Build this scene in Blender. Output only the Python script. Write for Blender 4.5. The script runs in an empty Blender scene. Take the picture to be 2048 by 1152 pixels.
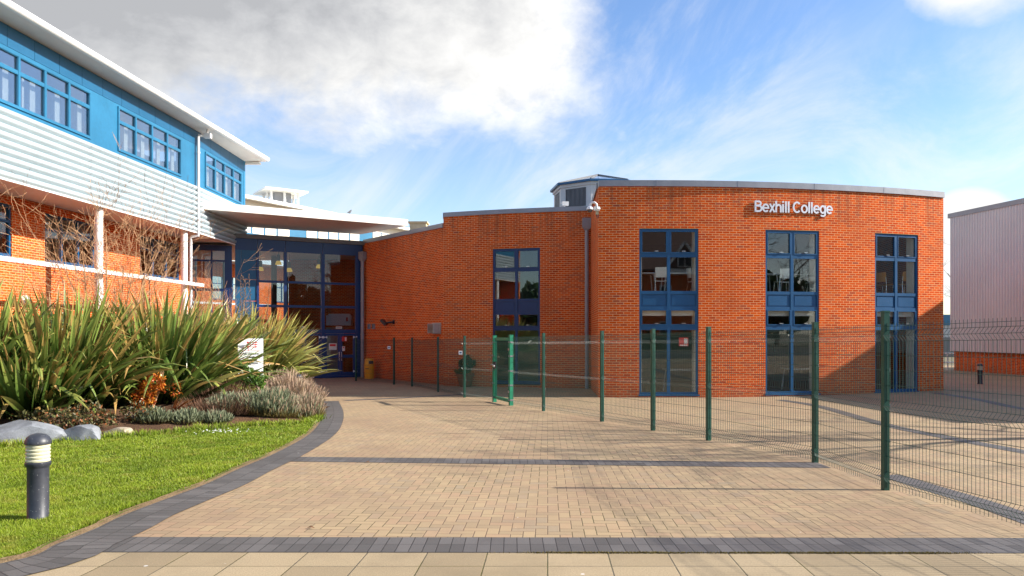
import bpy, math, random
import numpy as np
from mathutils import Vector, Matrix

random.seed(7)
R = math.radians
sc = bpy.context.scene
COL = sc.collection
F = 1479.0          # focal length in photo pixels (2048 wide)
HY = 665.0          # horizon row of level lines

# ------------------------------------------------------------------ helpers
def ss(t):
    t = max(0.0, min(1.0, t))
    return t * t * (3 - 2 * t)

def G(x, y):
    """ground height: falls gently away from the road, level court by the doors"""
    y0 = max(y, -6.0)
    a, b = -0.019 * y0, -0.55
    k = 0.03
    base = max(a, b) + (k * math.exp(-abs(a - b) / k) * 0.5 if abs(a - b) < 0.2 else 0)
    return base + 0.10 * ss((x - 7) / 8) * ss((y - 15) / 8)

def gp(px, py):
    """ground point seen at a photo pixel (survey of the plan)"""
    y = F * 1.6 / (py - HY - 0.019 * F)
    for _ in range(30):
        x = (px - 1024) / F * y
        y = 0.5 * y + 0.5 * F * (1.6 - G(x, y)) / (py - HY)
    return ((px - 1024) / F * y, y)

def V(*a):
    return Vector(a)

class MB:
    def __init__(s):
        s.v, s.f, s.uv, s.m = [], [], [], []
    def face(s, pts, uv=None, m=0):
        i = len(s.v)
        s.v.extend([tuple(p) for p in pts])
        s.f.append(tuple(range(i, i + len(pts))))
        if uv is None:
            a, b, c = Vector(pts[0]), Vector(pts[1]), Vector(pts[2])
            n = (b - a).cross(c - a)
            if len(pts) > 3 and n.length < 1e-9:
                n = (c - a).cross(Vector(pts[3]) - a)
            if n.length > 0: n.normalize()
            if abs(n.z) > 0.7:
                uv = [(p[0], p[1]) for p in pts]
            else:
                t = Vector((-n.y, n.x, 0)); t.normalize()
                uv = [(t.x * p[0] + t.y * p[1], p[2]) for p in pts]
        s.uv.extend(uv); s.m.append(m)
    def frame(s, o, a, b, c, m=0):
        """box: corner o, edge vectors a,b,c (right handed)"""
        o, a, b, c = Vector(o), Vector(a), Vector(b), Vector(c)
        if a.cross(b).dot(c) < 0: a, b = b, a
        q = lambda p0, p1, p2, p3: s.face([p0, p1, p2, p3], None, m)
        q(o, o + b, o + a + b, o + a); q(o + c, o + a + c, o + a + b + c, o + b + c)
        q(o, o + a, o + a + c, o + c); q(o + b, o + b + c, o + a + b + c, o + a + b)
        q(o, o + c, o + b + c, o + b); q(o + a, o + a + b, o + a + b + c, o + a + c)
    def box(s, x0, x1, y0, y1, z0, z1, m=0):
        s.frame((x0, y0, z0), (x1 - x0, 0, 0), (0, y1 - y0, 0), (0, 0, z1 - z0), m)
    def bar(s, p0, p1, w, h, m=0, up=(0, 0, 1)):
        """square bar centred on the segment p0-p1"""
        p0, p1 = Vector(p0), Vector(p1)
        d = p1 - p0; t = d.normalized(); u = Vector(up)
        if abs(t.dot(u)) > 0.95: u = Vector((0, 1, 0)) if abs(t.y) < .9 else Vector((1, 0, 0))
        a = t.cross(u).normalized() * w; b = a.cross(t).normalized() * h
        s.frame(p0 - a / 2 - b / 2, d, a, b, m)
    def tube(s, pts, rad, n=6, m=0, cap=True):
        pts = [Vector(p) for p in pts]
        if not hasattr(rad, '__len__'): rad = [rad] * len(pts)
        rings = []; up = None
        for i, p in enumerate(pts):
            d = (pts[min(i + 1, len(pts) - 1)] - pts[max(i - 1, 0)])
            if d.length < 1e-9: d = Vector((0, 0, 1))
            d.normalize()
            if up is None or abs(up.dot(d)) > .98:
                up = Vector((0, 0, 1)) if abs(d.z) < .9 else Vector((1, 0, 0))
            a = d.cross(up).normalized(); b = a.cross(d).normalized(); up = b
            rings.append([p + (a * math.cos(2 * math.pi * k / n) + b * math.sin(2 * math.pi * k / n)) * rad[i] for k in range(n)])
        i0 = len(s.v)
        for r in rings: s.v.extend([tuple(p) for p in r])
        for i in range(len(rings) - 1):
            for k in range(n):
                k2 = (k + 1) % n
                s.f.append((i0 + i * n + k, i0 + i * n + k2, i0 + (i + 1) * n + k2, i0 + (i + 1) * n + k))
                s.uv.extend([(k / n, i * .1), ((k + 1) / n, i * .1), ((k + 1) / n, i * .1 + .1), (k / n, i * .1 + .1)]); s.m.append(m)
        if cap:
            for r, rev in ((rings[0], False), (rings[-1], True)):
                s.face(r if rev else r[::-1], None, m)
    def lathe(s, prof, c, n=24, m=0):
        c = Vector(c); i0 = len(s.v)
        for r, z in prof:
            for k in range(n):
                a = 2 * math.pi * k / n
                s.v.append((c.x + r * math.cos(a), c.y + r * math.sin(a), c.z + z))
        for i in range(len(prof) - 1):
            for k in range(n):
                k2 = (k + 1) % n
                s.f.append((i0 + i * n + k, i0 + i * n + k2, i0 + (i + 1) * n + k2, i0 + (i + 1) * n + k))
                s.uv.extend([(k / n, prof[i][1]), ((k + 1) / n, prof[i][1]), ((k + 1) / n, prof[i + 1][1]), (k / n, prof[i + 1][1])]); s.m.append(m)
    def prism(s, poly, z0, z1, m=0):
        """plan polygon (counter-clockwise) between z0 and z1 (numbers or per-vertex lists)"""
        n = len(poly)
        zz0 = z0 if hasattr(z0, '__len__') else [z0] * n
        zz1 = z1 if hasattr(z1, '__len__') else [z1] * n
        s.face([(p[0], p[1], z) for p, z in zip(poly, zz1)], None, m)
        s.face([(p[0], p[1], z) for p, z in zip(poly, zz0)][::-1], None, m)
        for i in range(n):
            j = (i + 1) % n
            a, b = poly[i], poly[j]
            s.face([(a[0], a[1], zz0[i]), (b[0], b[1], zz0[j]), (b[0], b[1], zz1[j]), (a[0], a[1], zz1[i])], None, m)
    def strip(s, pts, wid, side, u=0.0, fold=0.0, m=0):
        """leaf blade along pts, half widths wid, side vector; uv = (u, t)"""
        n = len(pts); i0 = len(s.v)
        for i, p in enumerate(pts):
            p = Vector(p); d = Vector(pts[min(i + 1, n - 1)]) - Vector(pts[max(i - 1, 0)])
            nn = d.cross(side)
            if nn.length > 0: nn.normalize()
            s.v.extend([tuple(p - side * wid[i] + nn * wid[i] * fold), tuple(p), tuple(p + side * wid[i] + nn * wid[i] * fold)])
        for i in range(n - 1):
            a = i0 + 3 * i
            t0, t1 = i / (n - 1), (i + 1) / (n - 1)
            for o in (0, 1):
                s.f.append((a + o, a + o + 1, a + o + 4, a + o + 3)); s.m.append(m)
                s.uv.extend([(u, t0), (u, t0), (u, t1), (u, t1)])
    def build(s, name, mats, parent=None, smooth=False):
        me = bpy.data.meshes.new(name)
        off = Vector(parent['_o']) if parent is not None and '_o' in parent else Vector((0, 0, 0))
        vv = [(p[0] - off.x, p[1] - off.y, p[2] - off.z) for p in s.v]
        me.from_pydata(vv, [], s.f)
        uvl = me.uv_layers.new(name='UVMap')
        uvl.data.foreach_set('uv', np.array(s.uv, dtype=np.float32).ravel())
        if not isinstance(mats, (list, tuple)): mats = [mats]
        for mt in mats: me.materials.append(mt)
        if len(mats) > 1: me.polygons.foreach_set('material_index', s.m)
        if smooth is True:
            me.polygons.foreach_set('use_smooth', [True] * len(s.f))
        me.update()
        o = bpy.data.objects.new(name, me); COL.objects.link(o)
        if smooth is True and len(s.f) < 20000:
            try: me.set_sharp_from_angle(angle=R(40))
            except Exception: pass
        if parent is not None:
            o.parent = parent
            o['_o'] = tuple(off)
        return o

def tag(o, label, cat, group=None, kind=None):
    o['label'] = label
    o['category'] = cat
    if group: o['group'] = group
    if kind: o['kind'] = kind
    return o

def thing(name, label, cat, loc=(0, 0, 0), rz=0, group=None):
    o = bpy.data.objects.new(name, None); COL.objects.link(o)
    o.location = loc; o.rotation_euler = (0, 0, rz)
    o['_o'] = tuple(loc)
    o.empty_display_size = .2
    return tag(o, label, cat, group)

def dup(root, loc, rz=0, label=None, group=None):
    r = root.copy(); COL.objects.link(r); r.location = loc; r.rotation_euler = (0, 0, rz)
    if label: r['label'] = label
    if group: r['group'] = group
    for ch in list(root.children):
        c = ch.copy(); COL.objects.link(c); c.parent = r
        for g in list(ch.children):
            d = g.copy(); COL.objects.link(d); d.parent = c
    return r

# ------------------------------------------------------------------ materials
class NT:
    def __init__(s, mat):
        mat.use_nodes = True
        s.t = mat.node_tree; s.t.nodes.clear()
        s.out = s.t.nodes.new('ShaderNodeOutputMaterial')
    def n(s, typ, **kw):
        nd = s.t.nodes.new(typ)
        for k, v in kw.items(): setattr(nd, k, v)
        return nd
    def put(s, sock, val):
        if isinstance(val, bpy.types.NodeSocket): s.t.links.new(val, sock)
        elif val is not None: sock.default_value = val
    def math(s, op, a, b=None, c=None):
        nd = s.n('ShaderNodeMath', operation=op)
        s.put(nd.inputs[0], a)
        if b is not None: s.put(nd.inputs[1], b)
        if c is not None: s.put(nd.inputs[2], c)
        return nd.outputs[0]
    def mix(s, fac, a, b, mode='MIX'):
        nd = s.n('ShaderNodeMix', data_type='RGBA', blend_type=mode)
        s.put(nd.inputs['Factor'], fac)
        s.put(nd.inputs[6], a if isinstance(a, bpy.types.NodeSocket) else (*a, 1))
        s.put(nd.inputs[7], b if isinstance(b, bpy.types.NodeSocket) else (*b, 1))
        return nd.outputs[2]
    def ramp(s, fac, stops):
        nd = s.n('ShaderNodeValToRGB'); cr = nd.color_ramp
        while len(cr.elements) < len(stops): cr.elements.new(.5)
        for e, (p, c) in zip(cr.elements, stops):
            e.position = p; e.color = (*c, 1) if len(c) == 3 else c
        s.put(nd.inputs[0], fac)
        return nd.outputs[0]
    def rng(s, v, a, b, c=0.0, d=1.0):
        nd = s.n('ShaderNodeMapRange', interpolation_type='SMOOTHSTEP')
        s.put(nd.inputs[0], v); nd.inputs[1].default_value = a; nd.inputs[2].default_value = b
        nd.inputs[3].default_value = c; nd.inputs[4].default_value = d
        return nd.outputs[0]
    def noise(s, vec, scale, detail=4, rough=.55, dist=0, out=0):
        nd = s.n('ShaderNodeTexNoise')
        if vec is not None: s.put(nd.inputs['Vector'], vec)
        nd.inputs['Scale'].default_value = scale; nd.inputs['Detail'].default_value = detail
        nd.inputs['Roughness'].default_value = rough; nd.inputs['Distortion'].default_value = dist
        return nd.outputs[out]
    def comb(s, x, y, z=0.0):
        nd = s.n('ShaderNodeCombineXYZ')
        s.put(nd.inputs[0], x); s.put(nd.inputs[1], y); s.put(nd.inputs[2], z)
        return nd.outputs[0]
    def sep(s, v):
        nd = s.n('ShaderNodeSeparateXYZ'); s.put(nd.inputs[0], v)
        return nd.outputs
    def scale(s, v, k):
        nd = s.n('ShaderNodeVectorMath', operation='MULTIPLY'); s.put(nd.inputs[0], v)
        nd.inputs[1].default_value = k if hasattr(k, '__len__') else (k, k, k)
        return nd.outputs[0]
    def white(s, v):
        nd = s.n('ShaderNodeTexWhiteNoise', noise_dimensions='3D'); s.put(nd.inputs['Vector'], v)
        return nd.outputs['Value']
    def uv(s): return s.n('ShaderNodeTexCoord').outputs['UV']
    def obj(s): return s.n('ShaderNodeTexCoord').outputs['Object']
    def bump(s, h, strength=.3, dist=.01):
        nd = s.n('ShaderNodeBump'); s.put(nd.inputs['Height'], h)
        nd.inputs['Strength'].default_value = strength; nd.inputs['Distance'].default_value = dist
        return nd.outputs[0]
    def pbsdf(s, col, rough=.6, metal=0.0, normal=None, spec=.5, **kw):
        p = s.n('ShaderNodeBsdfPrincipled')
        s.put(p.inputs['Base Color'], col if isinstance(col, bpy.types.NodeSocket) else (*col, 1))
        s.put(p.inputs['Roughness'], rough); s.put(p.inputs['Metallic'], metal)
        p.inputs['Specular IOR Level'].default_value = spec
        if normal is not None: s.put(p.inputs['Normal'], normal)
        for k, v in kw.items(): s.put(p.inputs[k.replace('_', ' ')], v)
        return p.outputs[0]
    def done(s, sh): s.t.links.new(sh, s.out.inputs[0])

def new(name):
    m = bpy.data.materials.new(name); return m, NT(m)

def paint(name, col, rough=.45, var=.12, metal=0.0, scale=3.0, spec=.5, bump=0.0):
    """painted / plain surface with weathering that is uneven in tone and gloss"""
    m, t = new(name)
    o = t.obj()
    n1 = t.noise(o, scale, 5, .6); n2 = t.noise(o, scale * 14, 3, .6)
    k = t.math('ADD', t.math('MULTIPLY', n1, .7), t.math('MULTIPLY', n2, .3))
    c = t.mix(t.rng(k, .3, .7), tuple(x * (1 - var) for x in col), tuple(min(1, x * (1 + var)) for x in col))
    r = t.math('ADD', rough - .08, t.math('MULTIPLY', n1, .16))
    nm = t.bump(n2, bump, .004) if bump else None
    t.done(t.pbsdf(c, r, metal, nm, spec)); return m

def mat_brick():
    m, t = new('red brick')
    uv = t.uv(); x, y, _ = t.sep(uv)
    row = t.math('FLOOR', t.math('DIVIDE', y, .075))
    off = t.math('MULTIPLY', t.math('FLOORED_MODULO', row, 2.0), .5)
    bx = t.math('ADD', t.math('DIVIDE', x, .225), off)
    ix = t.math('FLOOR', bx)
    fx = t.math('MULTIPLY', t.math('FRACT', bx), .225); fy = t.math('MULTIPLY', t.math('FRACT', t.math('DIVIDE', y, .075)), .075)
    jx = t.math('MINIMUM', fx, t.math('SUBTRACT', .225, fx)); jy = t.math('MINIMUM', fy, t.math('SUBTRACT', .075, fy))
    d = t.math('MINIMUM', jx, jy)
    wob = t.math('MULTIPLY', t.math('SUBTRACT', t.noise(uv, 40, 2), .5), .004)
    inb = t.rng(t.math('ADD', d, wob), .0058, .0090)
    rid = t.white(t.comb(ix, row, 1.0)); rid2 = t.white(t.comb(ix, row, 7.0))
    base = t.ramp(rid, [(0, (.42, .038, .006)), (.25, (.57, .058, .004)), (.55, (.65, .074, .004)), (.8, (.70, .098, .006)), (.93, (.55, .095, .030)), (1, (.32, .058, .036))])
    n = t.noise(uv, 26, 4, .65); big = t.noise(uv, .55, 4, .6)
    base = t.mix(t.rng(n, .35, .75, 0, .55), base, (.70, .112, .008))
    base = t.mix(t.math('MULTIPLY', t.rng(rid2, .8, 1), .25), base, (.20, .06, .06))
    mort = t.mix(t.noise(uv, 18, 3), (.66, .36, .15), (.82, .50, .24))
    c = t.mix(inb, mort, base)
    c = t.mix(t.rng(big, .42, .68, 0, .26), c, (.36, .085, .025))
    # rain streaks below the copings, pale salting in patches
    st = t.noise(t.scale(uv, (5.5, .22, 1)), 1.0, 4, .6)
    c = t.mix(t.math('MULTIPLY', t.math('MULTIPLY', t.rng(st, .46, .66), t.rng(y, 4.4, 6.2)), .50), c, (.20, .07, .035))
    sal = t.noise(t.scale(uv, (.8, 1.3, 1)), 1.0, 5, .7)
    c = t.mix(t.rng(sal, .60, .76, 0, .18), c, (.66, .30, .16))
    # splash-back and damp staining near the foot of the walls
    foot = t.math('MULTIPLY', t.rng(t.math('ADD', y, t.math('MULTIPLY', t.noise(uv, 2.2, 4), .5)), -.4, .25, 1, 0), .45)
    c = t.mix(foot, c, (.20, .10, .06))
    h = t.math('ADD', inb, t.math('MULTIPLY', n, .35))
    t.done(t.pbsdf(c, .85, 0, t.bump(h, .6, .006), .08)); return m

def mat_blocks():
    """block paving laid in a 90 degree herringbone, 105 mm module"""
    m, t = new('beige block paving')
    o = t.obj(); X, Y, _ = t.sep(o)
    u = .105
    px = t.math('DIVIDE', t.math('SUBTRACT', X, t.math('MULTIPLY', Y, .048)), u)
    py = t.math('DIVIDE', t.math('ADD', Y, t.math('MULTIPLY', X, .04)), u)
    i, j = t.math('FLOOR', px), t.math('FLOOR', py)
    fx, fy = t.math('FRACT', px), t.math('FRACT', py)
    a = t.math('FLOORED_MODULO', t.math('SUBTRACT', i, j), 4.0)
    is_ = [t.math('COMPARE', a, float(k), .2) for k in range(4)]
    dL = t.math('ADD', fx, t.math('MULTIPLY', is_[1], 9)); dR = t.math('ADD', t.math('SUBTRACT', 1, fx), t.math('MULTIPLY', is_[0], 9))
    dB = t.math('ADD', fy, t.math('MULTIPLY', is_[2], 9)); dT = t.math('ADD', t.math('SUBTRACT', 1, fy), t.math('MULTIPLY', is_[3], 9))
    d = t.math('MINIMUM', t.math('MINIMUM', dL, dR), t.math('MINIMUM', dB, dT))
    d = t.math('ADD', d, t.math('MULTIPLY', t.math('SUBTRACT', t.noise(o, 30, 2), .5), .05))
    inb = t.rng(d, .022, .06)
    idv = t.comb(t.math('SUBTRACT', i, is_[1]), t.math('SUBTRACT', j, is_[2]), t.math('ADD', is_[2], is_[3]))
    rid = t.white(idv)
    base = t.ramp(rid, [(0, (.29, .215, .125)), (.3, (.345, .25, .14)), (.6, (.385, .28, .155)), (.85, (.365, .24, .14)), (1, (.30, .235, .15))])
    n = t.noise(o, 60, 4, .7); big = t.noise(o, .35, 5, .62); med = t.noise(t.scale(o, (1, 1.6, 1)), 1.6, 5, .65)
    base = t.mix(t.rng(n, .3, .7, 0, .4), base, (.34, .235, .15))
    c = t.mix(inb, t.mix(t.rng(t.noise(o, .8, 4, .6), .45, .62), (.17, .115, .07), (.10, .085, .035)), base)
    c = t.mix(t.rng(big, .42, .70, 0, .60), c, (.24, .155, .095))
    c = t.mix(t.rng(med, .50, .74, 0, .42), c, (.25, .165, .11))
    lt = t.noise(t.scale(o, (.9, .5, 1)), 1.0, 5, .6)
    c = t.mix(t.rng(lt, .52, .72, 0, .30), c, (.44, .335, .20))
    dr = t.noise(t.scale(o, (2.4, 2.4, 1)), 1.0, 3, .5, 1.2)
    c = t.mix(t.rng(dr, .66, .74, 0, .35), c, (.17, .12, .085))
    # bird droppings and chewing gum
    v = t.n('ShaderNodeTexVoronoi'); t.put(v.inputs['Vector'], o); v.inputs['Scale'].default_value = 5.5
    sp = t.rng(t.math('ADD', v.outputs['Distance'], t.math('MULTIPLY', t.noise(o, 45, 2), .12)), .085, .12, 1, 0)
    keep = t.rng(t.white(t.scale(v.outputs['Position'], 1.0)), .80, .82)
    c = t.mix(t.math('MULTIPLY', t.math('MULTIPLY', sp, keep), .65), c, (.78, .74, .68))
    h = t.math('ADD', inb, t.math('MULTIPLY', n, .3))
    t.done(t.pbsdf(c, .82, 0, t.bump(h, .5, .004), .3)); return m

def mat_grid(name, sx, sy, cols, joint, jw, shear=0.0, speck=.3, moss=None, rough=.8, half=0.0):
    """slabs or blocks of sx by sy laid on the sheet's metric UV"""
    m, t = new(name)
    uv = t.uv(); x, y, _ = t.sep(uv)
    if shear: x = t.math('SUBTRACT', x, t.math('MULTIPLY', y, shear))
    py = t.math('DIVIDE', y, sy); j = t.math('FLOOR', py)
    px = t.math('ADD', t.math('DIVIDE', x, sx), t.math('MULTIPLY', t.math('FLOORED_MODULO', j, 2.0), half)); i = t.math('FLOOR', px)
    fx = t.math('MULTIPLY', t.math('FRACT', px), sx); fy = t.math('MULTIPLY', t.math('FRACT', py), sy)
    d = t.math('MINIMUM', t.math('MINIMUM', fx, t.math('SUBTRACT', sx, fx)), t.math('MINIMUM', fy, t.math('SUBTRACT', sy, fy)))
    d = t.math('ADD', d, t.math('MULTIPLY', t.math('SUBTRACT', t.noise(uv, 25, 3), .5), jw))
    inb = t.rng(d, jw * .5, jw * 1.1)
    rid = t.white(t.comb(i, j, 3.0))
    base = t.ramp(rid, [(0, tuple(c * .82 for c in cols[0])), (.5, cols[1]), (1, tuple(c * 1.1 for c in cols[2]))])
    n = t.noise(uv, 90, 3, .75); big = t.noise(uv, .9, 5, .65)
    base = t.mix(t.rng(n, .42, .62, 0, speck), base, tuple(c * .55 for c in cols[1]))
    n2 = t.noise(uv, 140, 2, .6)
    base = t.mix(t.rng(n2, .58, .7, 0, speck), base, tuple(min(1, c * 1.5) for c in cols[2]))
    base = t.mix(t.rng(big, .42, .72, 0, .65), base, tuple(c * .6 for c in cols[1]))
    jc = joint if moss is None else t.mix(t.rng(t.noise(uv, 1.3, 3), .45, .6), joint, moss)
    c = t.mix(inb, jc, base)
    v = t.n('ShaderNodeTexVoronoi'); t.put(v.inputs['Vector'], uv); v.inputs['Scale'].default_value = 5
    sp = t.rng(v.outputs['Distance'], .06, .09, 1, 0)
    keep = t.rng(t.white(v.outputs['Position']), .86, .88)
    c = t.mix(t.math('MULTIPLY', t.math('MULTIPLY', sp, keep), .6), c, (.75, .73, .7))
    t.done(t.pbsdf(c, rough, 0, t.bump(t.math('ADD', inb, t.math('MULTIPLY', n, .3)), .5, .004), .35)); return m

def mat_glass(name, tint=(.94, .96, .95), ior=1.75, rough=.0):
    m, t = new(name)
    tr = t.n('ShaderNodeBsdfTransparent'); tr.inputs[0].default_value = (*tint, 1)
    gl = t.n('ShaderNodeBsdfGlossy'); gl.inputs['Roughness'].default_value = rough; gl.inputs[0].default_value = (.95, .97, 1, 1)
    ge = t.n('ShaderNodeNewGeometry'); dt = t.n('ShaderNodeVectorMath', operation='DOT_PRODUCT')
    t.put(dt.inputs[0], ge.outputs['Incoming']); t.put(dt.inputs[1], ge.outputs['Normal'])
    f0 = ((ior - 1) / (ior + 1)) ** 2
    c = t.math('SUBTRACT', 1, t.math('ABSOLUTE', dt.outputs['Value']))
    fr = t.math('ADD', f0, t.math('MULTIPLY', 1 - f0, t.math('POWER', c, 5.0)))
    mx = t.n('ShaderNodeMixShader'); t.put(mx.inputs[0], fr)
    t.put(mx.inputs[1], tr.outputs[0]); t.put(mx.inputs[2], gl.outputs[0])
    t.done(mx.outputs[0]); return m

def mat_leaf(name, stops, rough=.5, trans=.25, var=.35, tipvar=None, spec=.4):
    """leaf: colour runs from base to tip (uv.y), each leaf a little different (uv.x)"""
    m, t = new(name)
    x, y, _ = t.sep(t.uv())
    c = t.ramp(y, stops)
    r1 = t.white(t.comb(x, 3.1, 0.0)); r2 = t.white(t.comb(x, 9.7, 0.0))
    hs = t.n('ShaderNodeHueSaturation')
    t.put(hs.inputs['Hue'], t.math('ADD', .485, t.math('MULTIPLY', r1, .03)))
    t.put(hs.inputs['Value'], t.math('ADD', 1 - var, t.math('MULTIPLY', r2, 2 * var)))
    t.put(hs.inputs['Color'], c); c = hs.outputs[0]
    if tipvar:
        r3 = t.white(t.comb(x, 21.3, 0.0))
        c = t.mix(t.math('MULTIPLY', t.rng(r3, tipvar[0], tipvar[0] + .05), t.rng(y, tipvar[1], min(1.0, tipvar[1] + .25))), c, tipvar[2])
    p = t.pbsdf(c, rough, 0, None, spec)
    tl = t.n('ShaderNodeBsdfTranslucent'); t.put(tl.inputs[0], c)
    mx = t.n('ShaderNodeMixShader'); mx.inputs[0].default_value = trans
    t.put(mx.inputs[1], p); t.put(mx.inputs[2], tl.outputs[0])
    t.done(mx.outputs[0]); return m

def mat_ground(name, c1, c2, c3, scale=1.0, bump=.5):
    m, t = new(name)
    o = t.obj()
    a = t.noise(o, 1.2 * scale, 5, .65); b = t.noise(o, 22 * scale, 4, .7)
    c = t.mix(t.rng(a, .35, .65), c1, c2); c = t.mix(t.rng(b, .45, .65), c, c3)
    t.done(t.pbsdf(c, .95, 0, t.bump(b, bump, .03), .2)); return m

BRICK = mat_brick()
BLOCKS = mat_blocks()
FLAGS = mat_grid('concrete flagstones', .465, .414, [(.32, .24, .14), (.35, .265, .155), (.38, .29, .175)], (.10, .085, .055), .006, shear=.048, speck=.55, moss=(.09, .075, .02))
CHAR = mat_grid('charcoal blocks', .106, .222, [(.098, .088, .082), (.110, .099, .093), (.125, .113, .106)], (.035, .03, .028), .005, speck=.25, rough=.62)
CHARV = mat_grid('charcoal edging', .222, .106, [(.09, .085, .087), (.12, .112, .112), (.15, .14, .14)], (.035, .03, .028), .005, speck=.25, rough=.62, half=.0)
COPING = paint('grey coping metal', (.27, .27, .285), .42, .12, .3, 1.2)
LEAD = paint('dark grey trim', (.13, .13, .135), .5, .15, 0, 1.5)
BLUE = paint('dark blue frame paint', (.003, .070, .175), .38, .12, 0, 1.2)
NAVY = paint('navy frame paint', (.002, .026, .115), .38, .12, 0, 1.2)
SKYB = paint('bright blue panel paint', (.014, .13, .245), .40, .16, 0, .7)
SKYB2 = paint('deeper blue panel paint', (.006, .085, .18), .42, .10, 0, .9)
CLAD = paint('pale corrugated steel', (.43, .50, .525), .38, .05, .15, .7)
LILAC = paint('pale grey profiled steel', (.60, .58, .55), .5, .06, 0, .5)
WHITE = paint('white paint', (.80, .79, .76), .5, .06, 0, 1.2)
CREAM = paint('cream soffit paint', (.74, .69, .62), .6, .05, 0, .8)
OFFW = paint('off white roof edge', (.82, .80, .73), .5, .06, 0, .8)
GREYW = paint('light grey pipe', (.60, .58, .56), .45, .08, 0, 2)
PIPE = paint('mid grey pipe', (.27, .26, .27), .45, .1, 0, 2)
GLASS = mat_glass('window glass', ior=1.62)
GLASSU = mat_glass('upper window glass', (.80, .85, .88), ior=3.1)
GLASSL = mat_glass('lobby glass', (.66, .70, .74), ior=1.5)
PLAST = paint('interior plaster', (.40, .36, .30), .8, .06, 0, 1)
DARKIN = paint('dark interior', (.16, .15, .16), .8, .2, 0, 1)
CARPET = paint('carpet', (.09, .085, .085), .95, .2, 0, 12)
CURT = paint('cream blind', (.66, .60, .50), .8, .08, 0, 4)
GREEN = paint('dark green fence paint', (.006, .060, .040), .36, .18, 0, 4)
GREENL = paint('green gate paint', (.012, .20, .105), .40, .14, 0, 4)
BOLL, t = new('charcoal bollard paint'); _o = t.obj()
_c = t.mix(t.rng(t.noise(_o, 7, 5, .6), .35, .7), (.024, .027, .036), (.042, .045, .055))
_v = t.n('ShaderNodeTexVoronoi'); t.put(_v.inputs['Vector'], _o); _v.inputs['Scale'].default_value = 75
_k = t.math('MULTIPLY', t.rng(_v.outputs['Distance'], .20, .30, 1, 0), t.rng(t.white(_v.outputs['Position']), .93, .94))
_c = t.mix(t.math('MULTIPLY', _k, .5), _c, (.42, .42, .40))
_c = t.mix(t.rng(t.noise(t.scale(_o, (1, 1, .25)), 22, 4, .7), .60, .72, 0, .35), _c, (.20, .19, .17))
t.done(t.pbsdf(_c, .45))
LENS = paint('ribbed bollard lens', (.56, .53, .36), .18, .06, 0, 6)
YEL = paint('yellow bin plastic', (.72, .34, .012), .42, .12, 0, 4)
TERRA = paint('terracotta', (.20, .075, .035), .7, .2, 0, 6)
BLACK = paint('black plastic', (.015, .015, .017), .4, .2, 0, 6)
RED = paint('red print', (.62, .03, .02), .5, .05)
INK = paint('dark grey print', (.06, .06, .065), .6, .05)
CHROME = paint('brushed steel', (.62, .62, .62), .28, .05, .9)
SEAT = paint('beige chair shell', (.80, .77, .70), .5, .05)
SEATO = paint('orange chair shell', (.72, .30, .03), .5, .05)
ROCK = paint('grey boulder', (.19, .20, .215), .85, .4, 0, 3.5, bump=.8)
ROCKB = paint('buff boulder', (.34, .28, .20), .9, .3, 0, 4, bump=.9)
BARK = paint('orange brown twigs', (.46, .26, .13), .8, .30, 0, 5)
BARKG = paint('grey brown bark', (.15, .115, .085), .85, .3, 0, 5)
TILE = paint('brown roof tiles', (.13, .075, .06), .8, .2, 0, 3)
SOIL = mat_ground('bark mulch soil', (.10, .055, .03), (.16, .085, .045), (.05, .028, .016), 1.6, 1)
EARTH = mat_ground('rough ground', (.20, .17, .12), (.16, .15, .09), (.12, .10, .07), .6)
LAWN = mat_ground('lawn turf', (.095, .14, .014), (.125, .18, .016), (.05, .085, .01), 1.5, .8)
TARMAC = mat_ground('asphalt', (.055, .055, .058), (.075, .074, .074), (.04, .04, .042), 2)

# ------------------------------------------------------------------ plan paths
class Line:
    def __init__(s, a, b):
        s.a = Vector(a); s.b = Vector(b); s.L = (s.b - s.a).length; s.t = (s.b - s.a) / s.L
        s.nn = Vector((s.t.y, -s.t.x))
    def pt(s, q): return s.a + s.t * q
    def nrm(s, q): return s.nn
    def tan(s, q): return s.t
class Arc:
    """arc from a to b bulging towards its outward (right hand) side"""
    def __init__(s, a, b, r):
        a, b = Vector(a), Vector(b); c = (b - a); L = c.length; t = c / L; n = Vector((t.y, -t.x))
        s.c = (a + b) / 2 - n * math.sqrt(r * r - L * L / 4); s.r = r
        s.a0 = math.atan2(a.y - s.c.y, a.x - s.c.x)
        s.L = 2 * r * math.asin(L / 2 / r)
    def ang(s, q): return s.a0 + q / s.r
    def nrm(s, q): return Vector((math.cos(s.ang(q)), math.sin(s.ang(q))))
    def pt(s, q): return s.c + s.nrm(q) * s.r
    def tan(s, q):
        n = s.nrm(q); return Vector((-n.y, n.x))
    def s_of_px(s, px):
        k = (px - 1024) / F; lo, hi = 0, s.L
        for _ in range(50):
            mid = (lo + hi) / 2; p = s.pt(mid)
            if p.x - k * p.y < 0: lo = mid
            else: hi = mid
        return lo

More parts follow.
